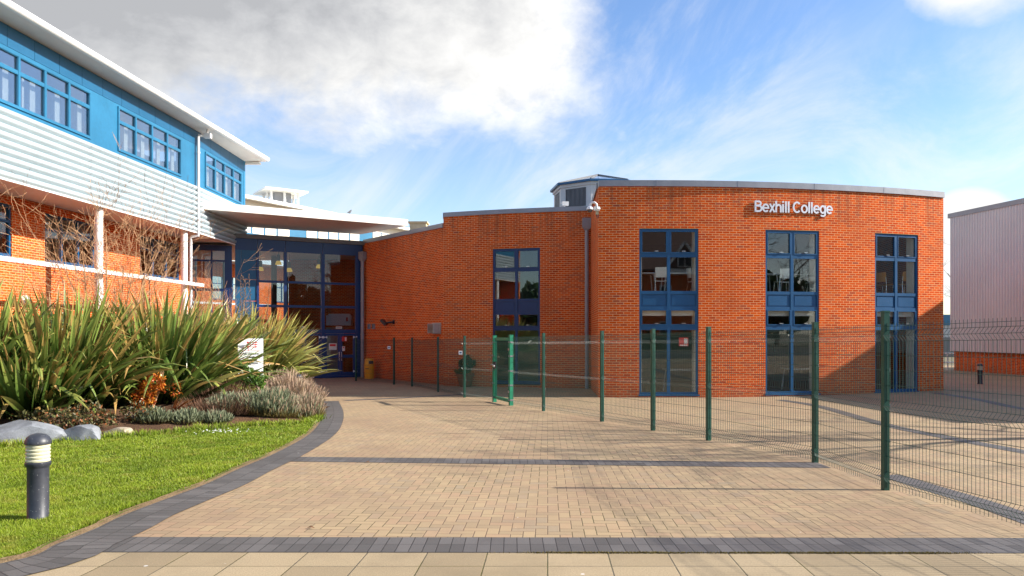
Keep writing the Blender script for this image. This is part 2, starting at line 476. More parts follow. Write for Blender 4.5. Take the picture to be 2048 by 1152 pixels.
def wall(mb, path, z0, z1, ops=(), th=.3, s0=0.0, s1=None, ds=.6, off=0.0, caps=True, uoff=0.0):
    """wall with openings (sa, sb, za, zb); outer face at off, real thickness th"""
    if s1 is None: s1 = path.L
    S = {s0, s1}; Z = {z0, z1}
    n = max(1, int((s1 - s0) / ds)) if isinstance(path, Arc) else 1
    for k in range(1, n): S.add(s0 + (s1 - s0) * k / n)
    for a, b, c, d in ops: S.update((a, b)); Z.update((c, d))
    S = sorted(S); Z = sorted(Z)
    def P(s, z, o):
        p = path.pt(s) + path.nrm(s) * o
        return (p.x, p.y, z)
    inop = lambda s, z: any(a < s < b and c < z < d for a, b, c, d in ops)
    for i in range(len(S) - 1):
        for j in range(len(Z) - 1):
            a, b, c, d = S[i], S[i + 1], Z[j], Z[j + 1]
            if inop((a + b) / 2, (c + d) / 2): continue
            uv = [(a + uoff, c), (b + uoff, c), (b + uoff, d), (a + uoff, d)]
            mb.face([P(a, c, off), P(b, c, off), P(b, d, off), P(a, d, off)], uv)
            mb.face([P(b, c, off - th), P(a, c, off - th), P(a, d, off - th), P(b, d, off - th)], [uv[1], uv[0], uv[3], uv[2]])
        a, b = S[i], S[i + 1]
        mb.face([P(a, z1, off), P(b, z1, off), P(b, z1, off - th), P(a, z1, off - th)], [(a, 0), (b, 0), (b, th), (a, th)])
    if caps:
        for s, fl in ((s0, 1), (s1, 0)):
            q = [P(s, z0, off), P(s, z1, off), P(s, z1, off - th), P(s, z0, off - th)]
            u = [(0, z0), (0, z1), (th, z1), (th, z0)]
            mb.face(q if fl else q[::-1], u if fl else u[::-1])
    for a, b, c, d in ops:
        for s, fl in ((a, 0), (b, 1)):
            q = [P(s, c, off), P(s, d, off), P(s, d, off - th), P(s, c, off - th)]
            u = [(0, c), (0, d), (th, d), (th, c)]
            mb.face(q if fl else q[::-1], u if fl else u[::-1])
        k = 4
        for i in range(k):
            u0, u1 = a + (b - a) * i / k, a + (b - a) * (i + 1) / k
            mb.face([P(u0, d, off), P(u1, d, off), P(u1, d, off - th), P(u0, d, off - th)], [(u0, 0), (u1, 0), (u1, th), (u0, th)])
            mb.face([P(u1, c, off), P(u0, c, off), P(u0, c, off - th), P(u1, c, off - th)], [(u1, 0), (u0, 0), (u0, th), (u1, th)])

def coping(mb, path, z0, z1, out=.05, depth=.4, s0=0.0, s1=None, joints=2.6):
    if s1 is None: s1 = path.L
    n = max(1, int((s1 - s0) / .5)); k = 0
    for i in range(n):
        a, b = s0 + (s1 - s0) * i / n, s0 + (s1 - s0) * (i + 1) / n
        pa, pb, na, nb = path.pt(a), path.pt(b), path.nrm(a), path.nrm(b)
        A, B, Cc, D = pa + na * out, pb + nb * out, pb - nb * (depth - out), pa - na * (depth - out)
        mb.face([(A.x, A.y, z0), (B.x, B.y, z0), (B.x, B.y, z1), (A.x, A.y, z1)])
        mb.face([(A.x, A.y, z1), (B.x, B.y, z1), (Cc.x, Cc.y, z1), (D.x, D.y, z1)])
        mb.face([(D.x, D.y, z0), (Cc.x, Cc.y, z0), (B.x, B.y, z0), (A.x, A.y, z0)])
        mb.face([(Cc.x, Cc.y, z0), (D.x, D.y, z0), (D.x, D.y, z1), (Cc.x, Cc.y, z1)])
    for s, fl in ((s0, 0), (s1, 1)):
        p, nn = path.pt(s), path.nrm(s); A, D = p + nn * out, p - nn * (depth - out)
        q = [(A.x, A.y, z0), (D.x, D.y, z0), (D.x, D.y, z1), (A.x, A.y, z1)]
        mb.face(q if fl else q[::-1])
    s = s0 + joints * .7
    while s < s1 - .3:      # lapped joints between coping lengths
        p, nn, tt = path.pt(s), path.nrm(s), path.tan(s)
        o = p + nn * (out - .002) - tt * .012
        mb.frame((o.x, o.y, z0 - .006), (tt.x * .024, tt.y * .024, 0), (nn.x * .006, nn.y * .006, 0), (0, 0, z1 - z0 + .010))
        s += joints

class Win:
    """window in the plane through o (2-vector, left end), direction t, outward normal n"""
    def __init__(s, o, t, n):
        s.o, s.t, s.n = Vector(o), Vector(t), Vector(n)
    def p(s, u, z, d=0.0):
        q = s.o + s.t * u + s.n * d
        return Vector((q.x, q.y, z))
    def bar(s, mb, u0, u1, z0, z1, d0, d1, m=0):
        mb.frame(s.p(u0, z0, d0), s.t.to_3d() * (u1 - u0), s.n.to_3d() * (d1 - d0), (0, 0, z1 - z0), m)
    def pane(s, mb, u0, u1, z0, z1, d=0.0, th=.008):
        s.bar(mb, u0, u1, z0, z1, d, d + th)

def tall_window(parent, path, sa, sb, paintm=None, off=-.10):
    """the college's tall window: four rows of two lights with a spandrel panel between the floors"""
    paintm = paintm or BLUE
    A, B = path.pt(sa) + path.nrm(sa) * off, path.pt(sb) + path.nrm(sb) * off
    t = (B - A); w = t.length; t /= w; n = Vector((t.y, -t.x))
    W = Win(A, t, n)
    zb, zt = -.35, 4.87
    mb = MB(); f = .065; mid = w / 2; hm = .05
    W.bar(mb, 0, f, zb, zt, 0, .07); W.bar(mb, w - f, w, zb, zt, 0, .07)
    W.bar(mb, mid - hm, mid + hm, zb, zt, 0, .075)
    rails = [(zb, -.28), (1.68, 1.83), (2.32, 2.42), (2.81, 2.91), (3.97, 4.10), (4.80, zt)]
    for a, b in rails:
        W.bar(mb, f, mid - hm, a, b, .001, .068); W.bar(mb, mid + hm, w - f, a, b, .001, .068)
    W.bar(mb, -.03, w + .03, zb - .05, zb - .002, -.02, .14)
    # opening casement edges
    for (a, b) in ((4.10, 4.80), (1.83, 2.32)):
        for (u0, u1) in ((f, mid - hm), (mid + hm, w - f)):
            W.bar(mb, u0, u0 + .03, a, b, .03, .085); W.bar(mb, u1 - .03, u1, a, b, .03, .085)
            W.bar(mb, u0 + .03, u1 - .03, a, a + .03, .03, .085); W.bar(mb, u0 + .03, u1 - .03, b - .03, b, .03, .085)
    win = mb.build('window', paintm, parent)
    g = MB()
    for (a, b) in ((-.28, 1.68), (1.83, 2.32), (2.91, 3.97), (4.10, 4.80)):
        W.pane(g, f - .01, mid - hm + .01, a - .01, b + .01, .03); W.pane(g, mid + hm - .01, w - f + .01, a - .01, b + .01, .03)
    g.build('pane', GLASS, win)
    sp = MB()
    for (u0, u1) in ((f, mid - hm), (mid + hm, w - f)):
        W.bar(sp, u0, u1, 2.42, 2.81, .01, .04); W.bar(sp, u0 + .05, u1 - .05, 2.46, 2.77, .04, .052)
    sp.build('spandrel_panel', paintm, win)
    h = MB()
    for u in (f + (mid - f) * .55, mid + (w - mid) * .5):
        for z in (4.15, 1.88):
            W.bar(h, u - .06, u + .06, z, z + .018, .085, .115)
    h.build('handle', CHROME, win)
    return win, W, w

# ------------------------------------------------------------------ ground
def sheet(name, xs, ys, mat, dz, kind='structure'):
    mb = MB()
    for i in range(len(xs) - 1):
        for j in range(len(ys) - 1):
            q = [(xs[i], ys[j]), (xs[i + 1], ys[j]), (xs[i + 1], ys[j + 1]), (xs[i], ys[j + 1])]
            mb.face([(x, y, G(x, y) + dz) for x, y in q], q)
    o = mb.build(name, mat); o['kind'] = kind
    return o
def lin(a, b, n): return [a + (b - a) * k / n for k in range(n + 1)]
xs = [-600, -120, -60] + lin(-30, 30, 40) + [60, 120, 600]
ys = [-400, -60, -30, -12] + lin(-6, 60, 88) + [80, 120, 300, 900]
sheet('ground', xs, ys, EARTH, -.012)
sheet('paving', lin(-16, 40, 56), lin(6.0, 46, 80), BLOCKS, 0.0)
sheet('footpath', lin(-16, 40, 28), lin(1.0, 5.80, 8), FLAGS, .001)
sheet('road', lin(-60, 60, 24), lin(-14, .8, 6), TARMAC, -.006)

def ribbon(name, left, right, mat, dz, straight_uv=False):
    mb = MB(); s = 0
    for k in range(len(left) - 1):
        a, b, c, d = left[k], right[k], right[k + 1], left[k + 1]
        m0, m1 = (Vector(a) + Vector(b)) / 2, (Vector(c) + Vector(d)) / 2
        L = (m1 - m0).length; w0, w1 = (Vector(b) - Vector(a)).length, (Vector(c) - Vector(d)).length
        mb.face([(p[0], p[1], G(*p) + dz) for p in (a, b, c, d)], [(s, 0), (s, w0), (s + L, w1), (s + L, 0)])
        s += L
    v = [i for i in mb.v]
    o = mb.build(name, mat); o['kind'] = 'structure'
    return o

def smooth(pts, n=6):
    """Catmull-Rom through plan points"""
    P = [Vector(p) for p in pts]; P = [P[0] * 2 - P[1]] + P + [P[-1] * 2 - P[-2]]
    out = []
    for i in range(1, len(P) - 2):
        for k in range(n):
            t = k / n; a, b, c, d = P[i - 1], P[i], P[i + 1], P[i + 2]
            out.append(.5 * ((2 * b) + (c - a) * t + (2 * a - 5 * b + 4 * c - d) * t * t + (3 * b - a - 3 * c + d) * t ** 3))
    out.append(P[-2])
    return [(p.x, p.y) for p in out]

outer_px = [(0, 1129), (115, 1089), (192, 1058), (249, 1031), (335, 998), (412, 969), (479, 938), (551, 907), (613, 873), (637, 849), (647, 825), (644, 803)]
outer = [(-7.2, 3.0), (-5.0, 4.4)] + [gp(*p) for p in outer_px]
outer = smooth(outer, 5)
def offset(pts, d):
    res = []
    for i, p in enumerate(pts):
        a, b = Vector(pts[max(i - 1, 0)]), Vector(pts[min(i + 1, len(pts) - 1)])
        t = (b - a).normalized(); n = Vector((t.y, -t.x)); res.append((p[0] + n.x * d, p[1] + n.y * d))
    return res
inner = offset(outer, .47)
ribbon('path_edging', inner, outer, CHAR, .008)
def clipx(y): # x of the inner edge of the curved edging at depth y
    best = -3.0
    for a, b in zip(inner, inner[1:]):
        if (a[1] - y) * (b[1] - y) <= 0 and a[1] != b[1]:
            best = a[0] + (b[0] - a[0]) * (y - a[1]) / (b[1] - a[1]); break
    return best
xl = clipx(5.95) - .15
ribbon('paving_band', [(x, 6.20 - .004 * (x - xl)) for x in lin(xl, 36, 30)], [(x, 5.745 - .004 * (x - xl)) for x in lin(xl, 36, 30)], CHAR, .004)
xl = clipx(10.45) - .1
ribbon('paving_band', [(x, 10.66 - .075 * (x + 2.3)) for x in lin(xl, 4.2, 10)], [(x, 10.22 - .075 * (x + 2.3)) for x in lin(xl, 4.2, 10)], CHAR, .004)
for px in ([(1560, 800), (1639, 813), (1768, 849), (1883, 873), (2048, 904), (2300, 950)], [(1776, 950), (1868, 978), (1955, 1004), (2048, 1036), (2200, 1090)],
           [(1870, 786), (1960, 800), (2048, 818), (2300, 850)], [(690, 801), (800, 796), (925, 789)]):
    c = smooth([gp(*p) for p in px], 5)
    ribbon('paving_band', offset(c, -.16), offset(c, .16), CHAR, .004)

lawn_poly = [(p[0], p[1]) for p in outer[:-1]] + [(-4.75, 17.5), (-9, 17.5), (-15.2, 17), (-15.4, 3.0)]
mb = MB(); mb.face([(x, y, G(x, y) + .022) for x, y in [tuple(p) for p in offset(outer, -.04)[:-1]] + lawn_poly[len(outer) - 1:]])
o = mb.build('lawn', LAWN); o['kind'] = 'structure'

def inside(p, poly):
    x, y = p; r = False
    for (x0, y0), (x1, y1) in zip(poly, poly[1:] + poly[:1]):
        if (y0 > y) != (y1 > y) and x < (x1 - x0) * (y - y0) / (y1 - y0) + x0: r = not r
    return r
def pdist(p, poly):
    q = Vector(p); best = 1e9
    for a, b in zip(poly, poly[1:] + poly[:1]):
        a, b = Vector(a), Vector(b); ab = b - a; t = max(0, min(1, (q - a).dot(ab) / max(ab.length_squared, 1e-9)))
        best = min(best, (q - a - ab * t).length)
    return best

rim = MB(); rg_ = random.Random(2)
wob = [.05 + .05 * rg_.random() for _ in outer]; ri = [offset(outer, -w)[k] for k, w in enumerate(wob)]
for k in range(len(outer) - 2):
    a, b, c, d = outer[k], outer[k + 1], ri[k + 1], ri[k]
    rim.face([(*a, G(*a) + .006), (*b, G(*b) + .006), (*c, G(*c) + .030), (*d, G(*d) + .030)])
rim = rim.build('soil_rim', mat_ground('bare soil', (.17, .11, .06), (.22, .15, .08), (.10, .07, .035), 3)); rim['kind'] = 'structure'
bed_front = [(-13.5, 10.2), (-9.5, 10.9)] + [gp(*p) for p in [(0, 900), (120, 886), (190, 882), (270, 875), (430, 862), (500, 854), (560, 853), (615, 848), (636, 838), (645, 822), (643, 803), (640, 785)]]
bed_poly = bed_front + [(-8.4, 31.0), (-12.6, 31.6), (-14.6, 30), (-15.2, 12)]
def bedz(x, y):
    d = pdist((x, y), bed_poly) if inside((x, y), bed_poly) else 0
    return G(x, y) + .03 + .34 * ss(d / 2.2)
mb = MB(); st = .35
grid = {}
for i in range(int(12 / st)):
    for j in range(int(24 / st)):
        x, y = -15.6 + i * st, 9.9 + j * st
        c = (x + st / 2, y + st / 2)
        if inside(c, bed_poly):
            q = [(x, y), (x + st, y), (x + st, y + st), (x, y + st)]
            mb.face([(a, b, bedz(a, b) + .012 * math.sin(a * 9) * math.cos(b * 11)) for a, b in q])
mb.face([(x, y, G(x, y) + .034) for x, y in bed_poly])
o = mb.build('planting_bed', SOIL); o['kind'] = 'structure'

# ------------------------------------------------------------------ right hand curved block
def shell(parent, poly, z0, z1, mat, name):
    mb = MB(); mb.prism(poly, z0, z1); return mb.build(name, mat, parent)

tower = thing('curved_block', 'tall curved red brick block with three blue windows and the silver lettering', 'building', (8.7, 24, -.45))
TA = Arc((2.72, 23.26), (14.7, 25.2), 30.0)
s_of = TA.s_of_px
wins = []
for a, b in ((1278.5, 1397), (1531, 1638.5), (1750, 1836.5)):
    wins.append((s_of(a), s_of(b)))
mb = MB()
wall(mb, TA, -.75, 6.20, [(a, b, -.40, 4.87) for a, b in wins])
TL = Line((3.55, 38), (2.72, 23.26)); TR = Line((14.7, 25.2), (16.6, 38)); TB = Line((16.6, 38), (3.55, 38))
wall(mb, TL, -.75, 6.20, s1=TL.L - .305); wall(mb, TR, -.75, 6.20, s0=.305); wall(mb, TB, -.75, 6.2, s0=.31, s1=TB.L - .31)
mb.build('brick_wall', BRICK, tower)
mb = MB(); coping(mb, TA, 6.19, 6.38); coping(mb, TL, 6.19, 6.376, s1=TL.L - .36); coping(mb, TR, 6.19, 6.376, s0=.36)
mb.build('coping', COPING, tower)
arcpts = [TA.pt(TA.L * k / 12) - TA.nrm(TA.L * k / 12) * .302 for k in range(13)]
poly = [(p.x, p.y) for p in arcpts] + [(16.2, 37.6), (3.8, 37.6)]
poly[0] = (3.05, 23.58); poly[12] = (14.45, 25.5)
mb = MB(); mb.prism(poly, 5.75, 6.02); mb.build('roof', LEAD, tower)
mb = MB(); mb.prism(poly, 5.35, 5.36); mb.build('ceiling', PLAST, tower)
mb = MB(); mb.prism(poly, 2.28, 2.44); mb.build('ceiling', PLAST, tower)
mb = MB(); mb.prism(poly, 2.442, 2.80); mb.build('floor', CARPET, tower)
mb = MB(); mb.prism(poly, -.70, -.36); mb.build('floor', CARPET, tower)
for b_ in ((3.4, 16, 30.0, 30.12, -.358, 2.278), (3.4, 16, 31.5, 31.62, 2.802, 5.348), (11.3, 11.42, 26.6, 29.9, 2.802, 5.34)):
    mb = MB(); mb.box(*b_); mb.build('partition', DARKIN, tower)
mb = MB(); mb.box(12.9, 13.4, 27.2, 27.7, 2.81, 5.34); mb.build('column', PLAST, tower)
mb = MB(); mb.box(6.9, 7.3, 26.2, 26.6, -.35, 2.27); mb.build('column', PLAST, tower)
for k, (a, b) in enumerate(wins):
    w, W, ww = tall_window(tower, TA, a, b)
    mb = MB()
    for z0, z1 in ((-.34, 2.27), (2.83, 4.86)):
        W.bar(mb, .004, .10, z0, z1, -.30, -.004); W.bar(mb, ww - .10, ww - .004, z0, z1, -.30, -.004)
    mb.build('reveal_lining', CURT, w)
    # rolled blind behind the lower casements
    mb = MB(); W.bar(mb, .11, ww - .11, 2.13, 2.36, -.16, -.06); mb.build('blind', CURT, w)
    if k == 0:
        mb = MB(); W.bar(mb, 1.27, 1.56, 1.17, 1.44, .040, .046); n_ = mb.build('notice', RED, w)
        mb = MB(); W.bar(mb, 1.43, 1.54, 1.24, 1.41, .0465, .049); W.bar(mb, 1.29, 1.54, 1.18, 1.215, .0465, .049); mb.build('notice_print', CURT, w)

# lettering: grotesque capitals and lower case drawn as strokes, bent to the wall
def arc_(cx, cy, rx, ry, a0, a1, n=14):
    return [(cx + rx * math.cos(R(a0 + (a1 - a0) * k / n)), cy + ry * math.sin(R(a0 + (a1 - a0) * k / n))) for k in range(n + 1)]
GW = .150; HG = GW / 2; XH = .74
def glyph(ch):
    """(advance width, centre-line strokes) with a cap height of 1"""
    xm = XH / 2; rx, ry = .255, XH / 2 - HG + .012
    if ch == 'B': return .70, [[(HG, 0), (HG, 1)], [(HG, 1 - HG), (.36, 1 - HG)] + arc_(.36, .755, .19, .17, 90, -90) + [(HG, .545)], [(HG, .545), (.38, .545)] + arc_(.38, .31, .235, .235, 90, -90) + [(HG, HG)]]
    if ch == 'e': return .62, [[(.07, xm), (.545, xm)] + arc_(.30, xm, rx - .01, ry, 0, 318, 26)[1:]]
    if ch == 'x': return .56, [[(.06, 0), (.48, XH)], [(.48, 0), (.06, XH)]]
    if ch == 'h': return .60, [[(HG, 0), (HG, 1)], [(HG, .42)] + arc_(.30, .44, .205, .225, 180, 0)[1:] + [(.505, 0)]]
    if ch == 'i': return .26, [[(.11, 0), (.11, XH)], [(.11, 1 - GW * .9), (.11, 1)]]
    if ch == 'l': return .26, [[(.11, 0), (.11, 1)]]
    if ch == 'C': return .78, [arc_(.39, .5, .315, .435, 42, 318, 26)]
    if ch == 'o': return .65, [arc_(.31, xm, rx - .005, ry, 0, 360, 26)]
    if ch == 'g': return .64, [arc_(.285, xm, .225, ry, 0, 360, 26), [(.51, XH), (.51, -.06)] + arc_(.285, -.06, .225, .15, 0, -150, 14)[1:]]
    return .24, []
def letters(word, path, s0, width, z, cap, mat, out=.022, th=.03):
    adv = sum(glyph(c)[0] for c in word) - .03; k = width / adv; u = 0.0; mb = MB()
    def P(a, b, d):
        q = path.pt(s0 + a * k) + path.nrm(s0 + a * k) * d
        return (q.x, q.y, z + b * cap)
    for c in word:
        w, strokes = glyph(c)
        for si, st in enumerate(strokes):
            d = out + th + .0012 * si; pts = [Vector(p) for p in st]; closed = (pts[0] - pts[-1]).length < 1e-6; n = len(pts); L, Rr = [], []
            for q in range(n):
                a = pts[q - 1] if q > 0 else (pts[-2] if closed else None); b = pts[q + 1] if q < n - 1 else (pts[1] if closed else None)
                t0 = (pts[q] - a).normalized() if a is not None else None; t1 = (b - pts[q]).normalized() if b is not None else None
                t0 = t0 if t0 is not None else t1; t1 = t1 if t1 is not None else t0
                m = (t0 + t1).normalized(); nn = Vector((-m.y, m.x)); f = HG / max(.5, m.dot(t0)); L.append(pts[q] + nn * f); Rr.append(pts[q] - nn * f)
            for q in range(n - 1):
                a, b, c_, e = Rr[q], Rr[q + 1], L[q + 1], L[q]
                f4 = [P(u + v.x, v.y, d) for v in (a, b, c_, e)]; b4 = [P(u + v.x, v.y, out) for v in (a, b, c_, e)]
                mb.face(f4); mb.face([b4[0], b4[1], f4[1], f4[0]]); mb.face([f4[3], f4[2], b4[2], b4[3]])
                if not closed and q == 0: mb.face([b4[3], b4[0], f4[0], f4[3]])
                if not closed and q == n - 2: mb.face([b4[1], b4[2], f4[2], f4[1]])
        u += w
    return mb.build('wall_lettering', mat)
SILVER = paint('satin silver letters', (.70, .69, .70), .38, .05, .35)
sa, sb = s_of(1508), s_of(1663)
o = letters('Bexhill College', TA, sa, sb - sa, 5.42, .36, SILVER)
tag(o, 'raised silver letters reading Bexhill College high on the curved brick wall', 'sign')

# ------------------------------------------------------------------ middle curved block
midb = thing('curved_block', 'lower red brick block between two downpipes with one tall blue window', 'building', (0, 30, -.5))
MA = Arc((-2.75, 29.67), (2.99, 28.1), 27.0)
ma, mbb = MA.s_of_px(985.5), MA.s_of_px(1080)
mb = MB(); wall(mb, MA, -.8, 6.24, [(ma, mbb, -.44, 4.87)])
ML = Line((-2.9, 38), (-2.75, 29.67)); wall(mb, ML, -.8, 6.24, s1=ML.L - .305)
mb.build('brick_wall', BRICK, midb)
mb = MB(); coping(mb, MA, 6.23, 6.40, s1=MA.L - .03); coping(mb, ML, 6.23, 6.396, s1=ML.L - .36); mb.build('coping', COPING, midb)
mp = [MA.pt(MA.L * k / 8) - MA.nrm(MA.L * k / 8) * .302 for k in range(9)]
poly = [(-2.43, 29.95)] + [(p.x, p.y) for p in mp[1:-1]] + [(2.95, 28.42), (3.4, 37.9), (-2.55, 37.9)]
mb = MB(); mb.prism(poly, 5.85, 6.10); mb.build('roof', LEAD, midb)
mb = MB(); mb.prism(poly, 5.3, 5.31); mb.build('ceiling', PLAST, midb)
mb = MB(); mb.prism(poly, 2.28, 2.44); mb.build('ceiling', PLAST, midb)
mb = MB(); mb.prism(poly, 2.442, 2.80); mb.build('floor', CARPET, midb)
mb = MB(); mb.prism(poly, -.75, -.45); mb.build('floor', CARPET, midb)
mb = MB(); mb.box(-2.4, 3.1, 33.0, 33.1, -.445, 2.275); mb.build('partition', DARKIN, midb)
mb = MB(); mb.box(-2.4, 3.1, 33.0, 33.1, 2.805, 5.29); mb.build('partition', DARKIN, midb)
w, W, ww = tall_window(midb, MA, ma, mbb, NAVY)
def downpipe(parent, x, y, z0, z1, r, mat, hop=True, n=(0, -1)):
    mb = MB(); mb.tube([(x, y, z0), (x, y, z1)], r, 12)
    for z in lin(z0 + .5, z1 - .4, 3): mb.tube([(x, y, z), (x, y, z + .05)], r + .012, 12)
    o = mb.build('downpipe', mat, parent, True)
    if hop:
        h = MB(); t = Vector((-n[1], n[0])); a, b = .17, .11
        q = lambda u, d: (x + t.x * u + n[0] * d, y + t.y * u + n[1] * d)
        p0 = [q(-.09, .09), q(.09, .09), q(.09, -.09), q(-.09, -.09)]; p1 = [q(-a, b), q(a, b), q(a, -b), q(-a, -b)]
        for i in range(4):
            j = (i + 1) % 4
            h.face([(*p0[i], z1 - .02), (*p0[j], z1 - .02), (*p1[j], z1 + .10), (*p1[i], z1 + .10)])
            h.face([(*p1[i], z1 + .10), (*p1[j], z1 + .10), (*p1[j], z1 + .42), (*p1[i], z1 + .42)])
        h.face([(*p, z1 + .42) for p in p1])
        h.build('hopper', mat, o)
    return o
downpipe(midb, 2.83, 27.95, -.6, 5.50, .075, PIPE)

# ------------------------------------------------------------------ link wall towards the entrance
link = thing('link_block', 'plain shaded red brick wall between the entrance glass and the curved block', 'building', (-5, 34, -.55))
LP = Line((-7.15, 35.70), (-2.80, 30.22))
mb = MB(); wall(mb, LP, -.8, 5.90)
wall(mb, Line((-8.6, 40.0), (-7.17, 35.74)), -.8, 5.90, th=.25); wall(mb, Line((-2.95, 40.0), (-8.2, 40.0)), -.8, 5.9)
mb.build('brick_wall', BRICK, link)
mb = MB(); coping(mb, LP, 5.89, 6.07); mb.build('coping', COPING, link)
mb = MB(); mb.prism([(-6.8, 36.0), (-2.7, 30.8), (-2.95, 39.8), (-8.0, 39.8)], 5.6, 5.78); mb.build('roof', LEAD, link)
downpipe(link, -7.17, 35.45, -.6, 5.05, .085, PIPE, n=(-.62, -.78))

# ------------------------------------------------------------------ entrance lobby
lob = thing('entrance_lobby', 'glazed entrance lobby in dark blue frames with double doors under the canopy', 'building', (-10, 35, -.55))
LB = Line((-12.36, 32.84), (-7.22, 35.68)); LF = Line((-14.02, 32.28), (-12.42, 32.83))
def s_px(path, px):
    k = (px - 1024) / F; a, t = path.a, path.t
    return (k * a.y - a.x) / (t.x - k * t.y)
def px_s(path, *ps): return [s_px(path, p) for p in ps]
WB = Win(LB.a, LB.t, LB.nn)
c0, c1, m1, m2, m3, e1 = px_s(LB, 470, 515, 570, 645, 712, 724)
zb = -.53
fr = MB(); hw = .06
# posts
for s, wd in ((c1, .10), (m1, .13), (m2, .16), (m3, .10)):
    WB.bar(fr, s - wd / 2, s + wd / 2, zb, 5.28, -.02, .10)
WB.bar(fr, m3 + .05, LB.L, zb, 5.28, -.015, .06)
for a, b in ((c1 + .05, m1 - .065), (m1 + .065, m2 - .08), (m2 + .08, m3 - .05)):
    for z0, z1 in ((3.86, 3.96), (2.75, 2.86), (1.56, 1.74)):
        WB.bar(fr, a, b, z0, z1, -.015, .08)
    WB.bar(fr, a, b, zb, zb + .08, -.015, .08)
glz = fr.build('glazing_frame', NAVY, lob)
fa = MB()
for a, b in ((c0, c1 - .01), (c1 + .01, m1 - .01), (m1 + .01, m2 - .01), (m2 + .01, LB.L)):
    WB.bar(fa, a, b, 5.282, 5.80, -.02, .05)
fa.build('fascia_panel', NAVY, lob)
g = MB()
for a, b in ((c1, m1), (m1, m2), (m2, m3)):
    for z0, z1 in ((3.9, 5.3), (2.8, 3.9), (1.7, 2.8)):
        WB.pane(g, a + .04, b - .04, z0, z1, .02)
WB.pane(g, c1 + .04, m1 - .04, zb + .05, 1.6, .02)
g.build('pane', GLASSL, glz)
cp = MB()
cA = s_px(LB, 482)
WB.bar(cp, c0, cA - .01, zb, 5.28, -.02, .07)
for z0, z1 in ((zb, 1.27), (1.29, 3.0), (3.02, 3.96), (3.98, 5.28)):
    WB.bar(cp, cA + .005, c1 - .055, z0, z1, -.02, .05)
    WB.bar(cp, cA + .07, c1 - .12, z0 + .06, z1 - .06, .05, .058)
cp.build('corner_panel', SKYB2, lob)  # lighter blue than the frames stands in for sunlight on this panel
# door leaves
for (a, b) in ((m1 + .065, m2 - .08), (m2 + .08, m3 - .05)):
    mid = (a + b) / 2
    for k, (u0, u1) in enumerate(((a + .01, mid - .008), (mid + .008, b - .01))):
        d = MB(); st = .10
        WB.bar(d, u0, u0 + st, zb + .09, 1.55, .0, .06); WB.bar(d, u1 - st, u1, zb + .09, 1.55, .0, .06)
        for z0, z1 in ((zb + .09, zb + .25), (.40, .54), (1.45, 1.55)): WB.bar(d, u0 + st, u1 - st, z0, z1, .002, .058)
        door = d.build('door', NAVY, lob)
        p = MB(); WB.pane(p, u0 + st - .01, u1 - st + .01, zb + .2, .45, .02); WB.pane(p, u0 + st - .01, u1 - st + .01, .5, 1.5, .02)
        p.build('pane', GLASSL, door)
        h = MB(); u = u1 - .05 if k == 0 else u0 + .05
        for dz in (.28, .66): h.tube([WB.p(u, dz, .055), WB.p(u, dz, .12)], .012, 6)
        h.tube([WB.p(u, .26, .12), WB.p(u, .68, .12)], .014, 8)
        h.build('handle', CHROME, door, True)
        hg = MB(); uu = u0 + .01 if k == 0 else u1 - .01
        for z in (zb + .28, 1.38):
            for q in (-.09, .06): WB.bar(hg, uu + (q if k == 0 else -q - .03), uu + (q if k == 0 else -q - .03) + .03, z - .05, z + .05, .085, .12)
            WB.bar(hg, uu - .06, uu + .06, z - .015, z + .015, .085, .11)
        hg.build('hinge', WHITE, door)
# notices on the right hand doors
def notice(s0, s1, z0, z1, base, bars):
    a = MB(); WB.bar(a, s0, s1, z0, z1, .061, .066); o = a.build('notice', base, lob)
    for (u0, u1, v0, v1, mt) in bars:
        b = MB(); WB.bar(b, s0 + (s1 - s0) * u0, s0 + (s1 - s0) * u1, z0 + (z1 - z0) * v0, z0 + (z1 - z0) * v1, .0665, .068); b.build('notice_print', mt, o)
q = lambda px: s_px(LB, px)
notice(q(657), q(672.5), .78, 1.09, CURT, [(.12, .88, .55, .88, RED)])
notice(q(683), q(693), 1.18, 1.40, RED, [(.6, .9, .1, .9, CURT)])
notice(q(683.5), q(689), .72, .94, CURT, [(.2, .8, .6, .85, RED)])
notice(q(671), q(683), 1.78, 1.88, CURT, [(.1, .9, .3, .6, INK)])
notice(q(600), q(610), 1.78, 1.88, CURT, [(.1, .9, .3, .6, INK)])
# short return of glass beside the wing
WF = Win(LF.a, LF.t, LF.nn)
f2 = MB()
for s, wd in ((.05, .1), (LF.L * .5, .07), (LF.L - .16, .30)):
    WF.bar(f2, s - wd / 2, s + wd / 2, zb, 5.45, -.02, .08)
for z0, z1 in ((5.2, 5.45), (4.72, 4.80), (3.42, 3.54), (1.9, 2.0), (zb, zb + .1)):
    WF.bar(f2, .1, LF.L * .5 - .035, z0, z1, -.01, .07); WF.bar(f2, LF.L * .5 + .035, LF.L - .31, z0, z1, -.01, .07)
g2 = f2.build('glazing_frame', NAVY, lob)
g = MB()
for z0, z1 in ((4.75, 5.25), (3.5, 4.75), (1.95, 3.45), (zb + .05, 1.95)):
    WF.pane(g, .08, LF.L * .5, z0, z1, .02); WF.pane(g, LF.L * .5, LF.L - .25, z0, z1, .02)
g.build('pane', GLASSL, g2)
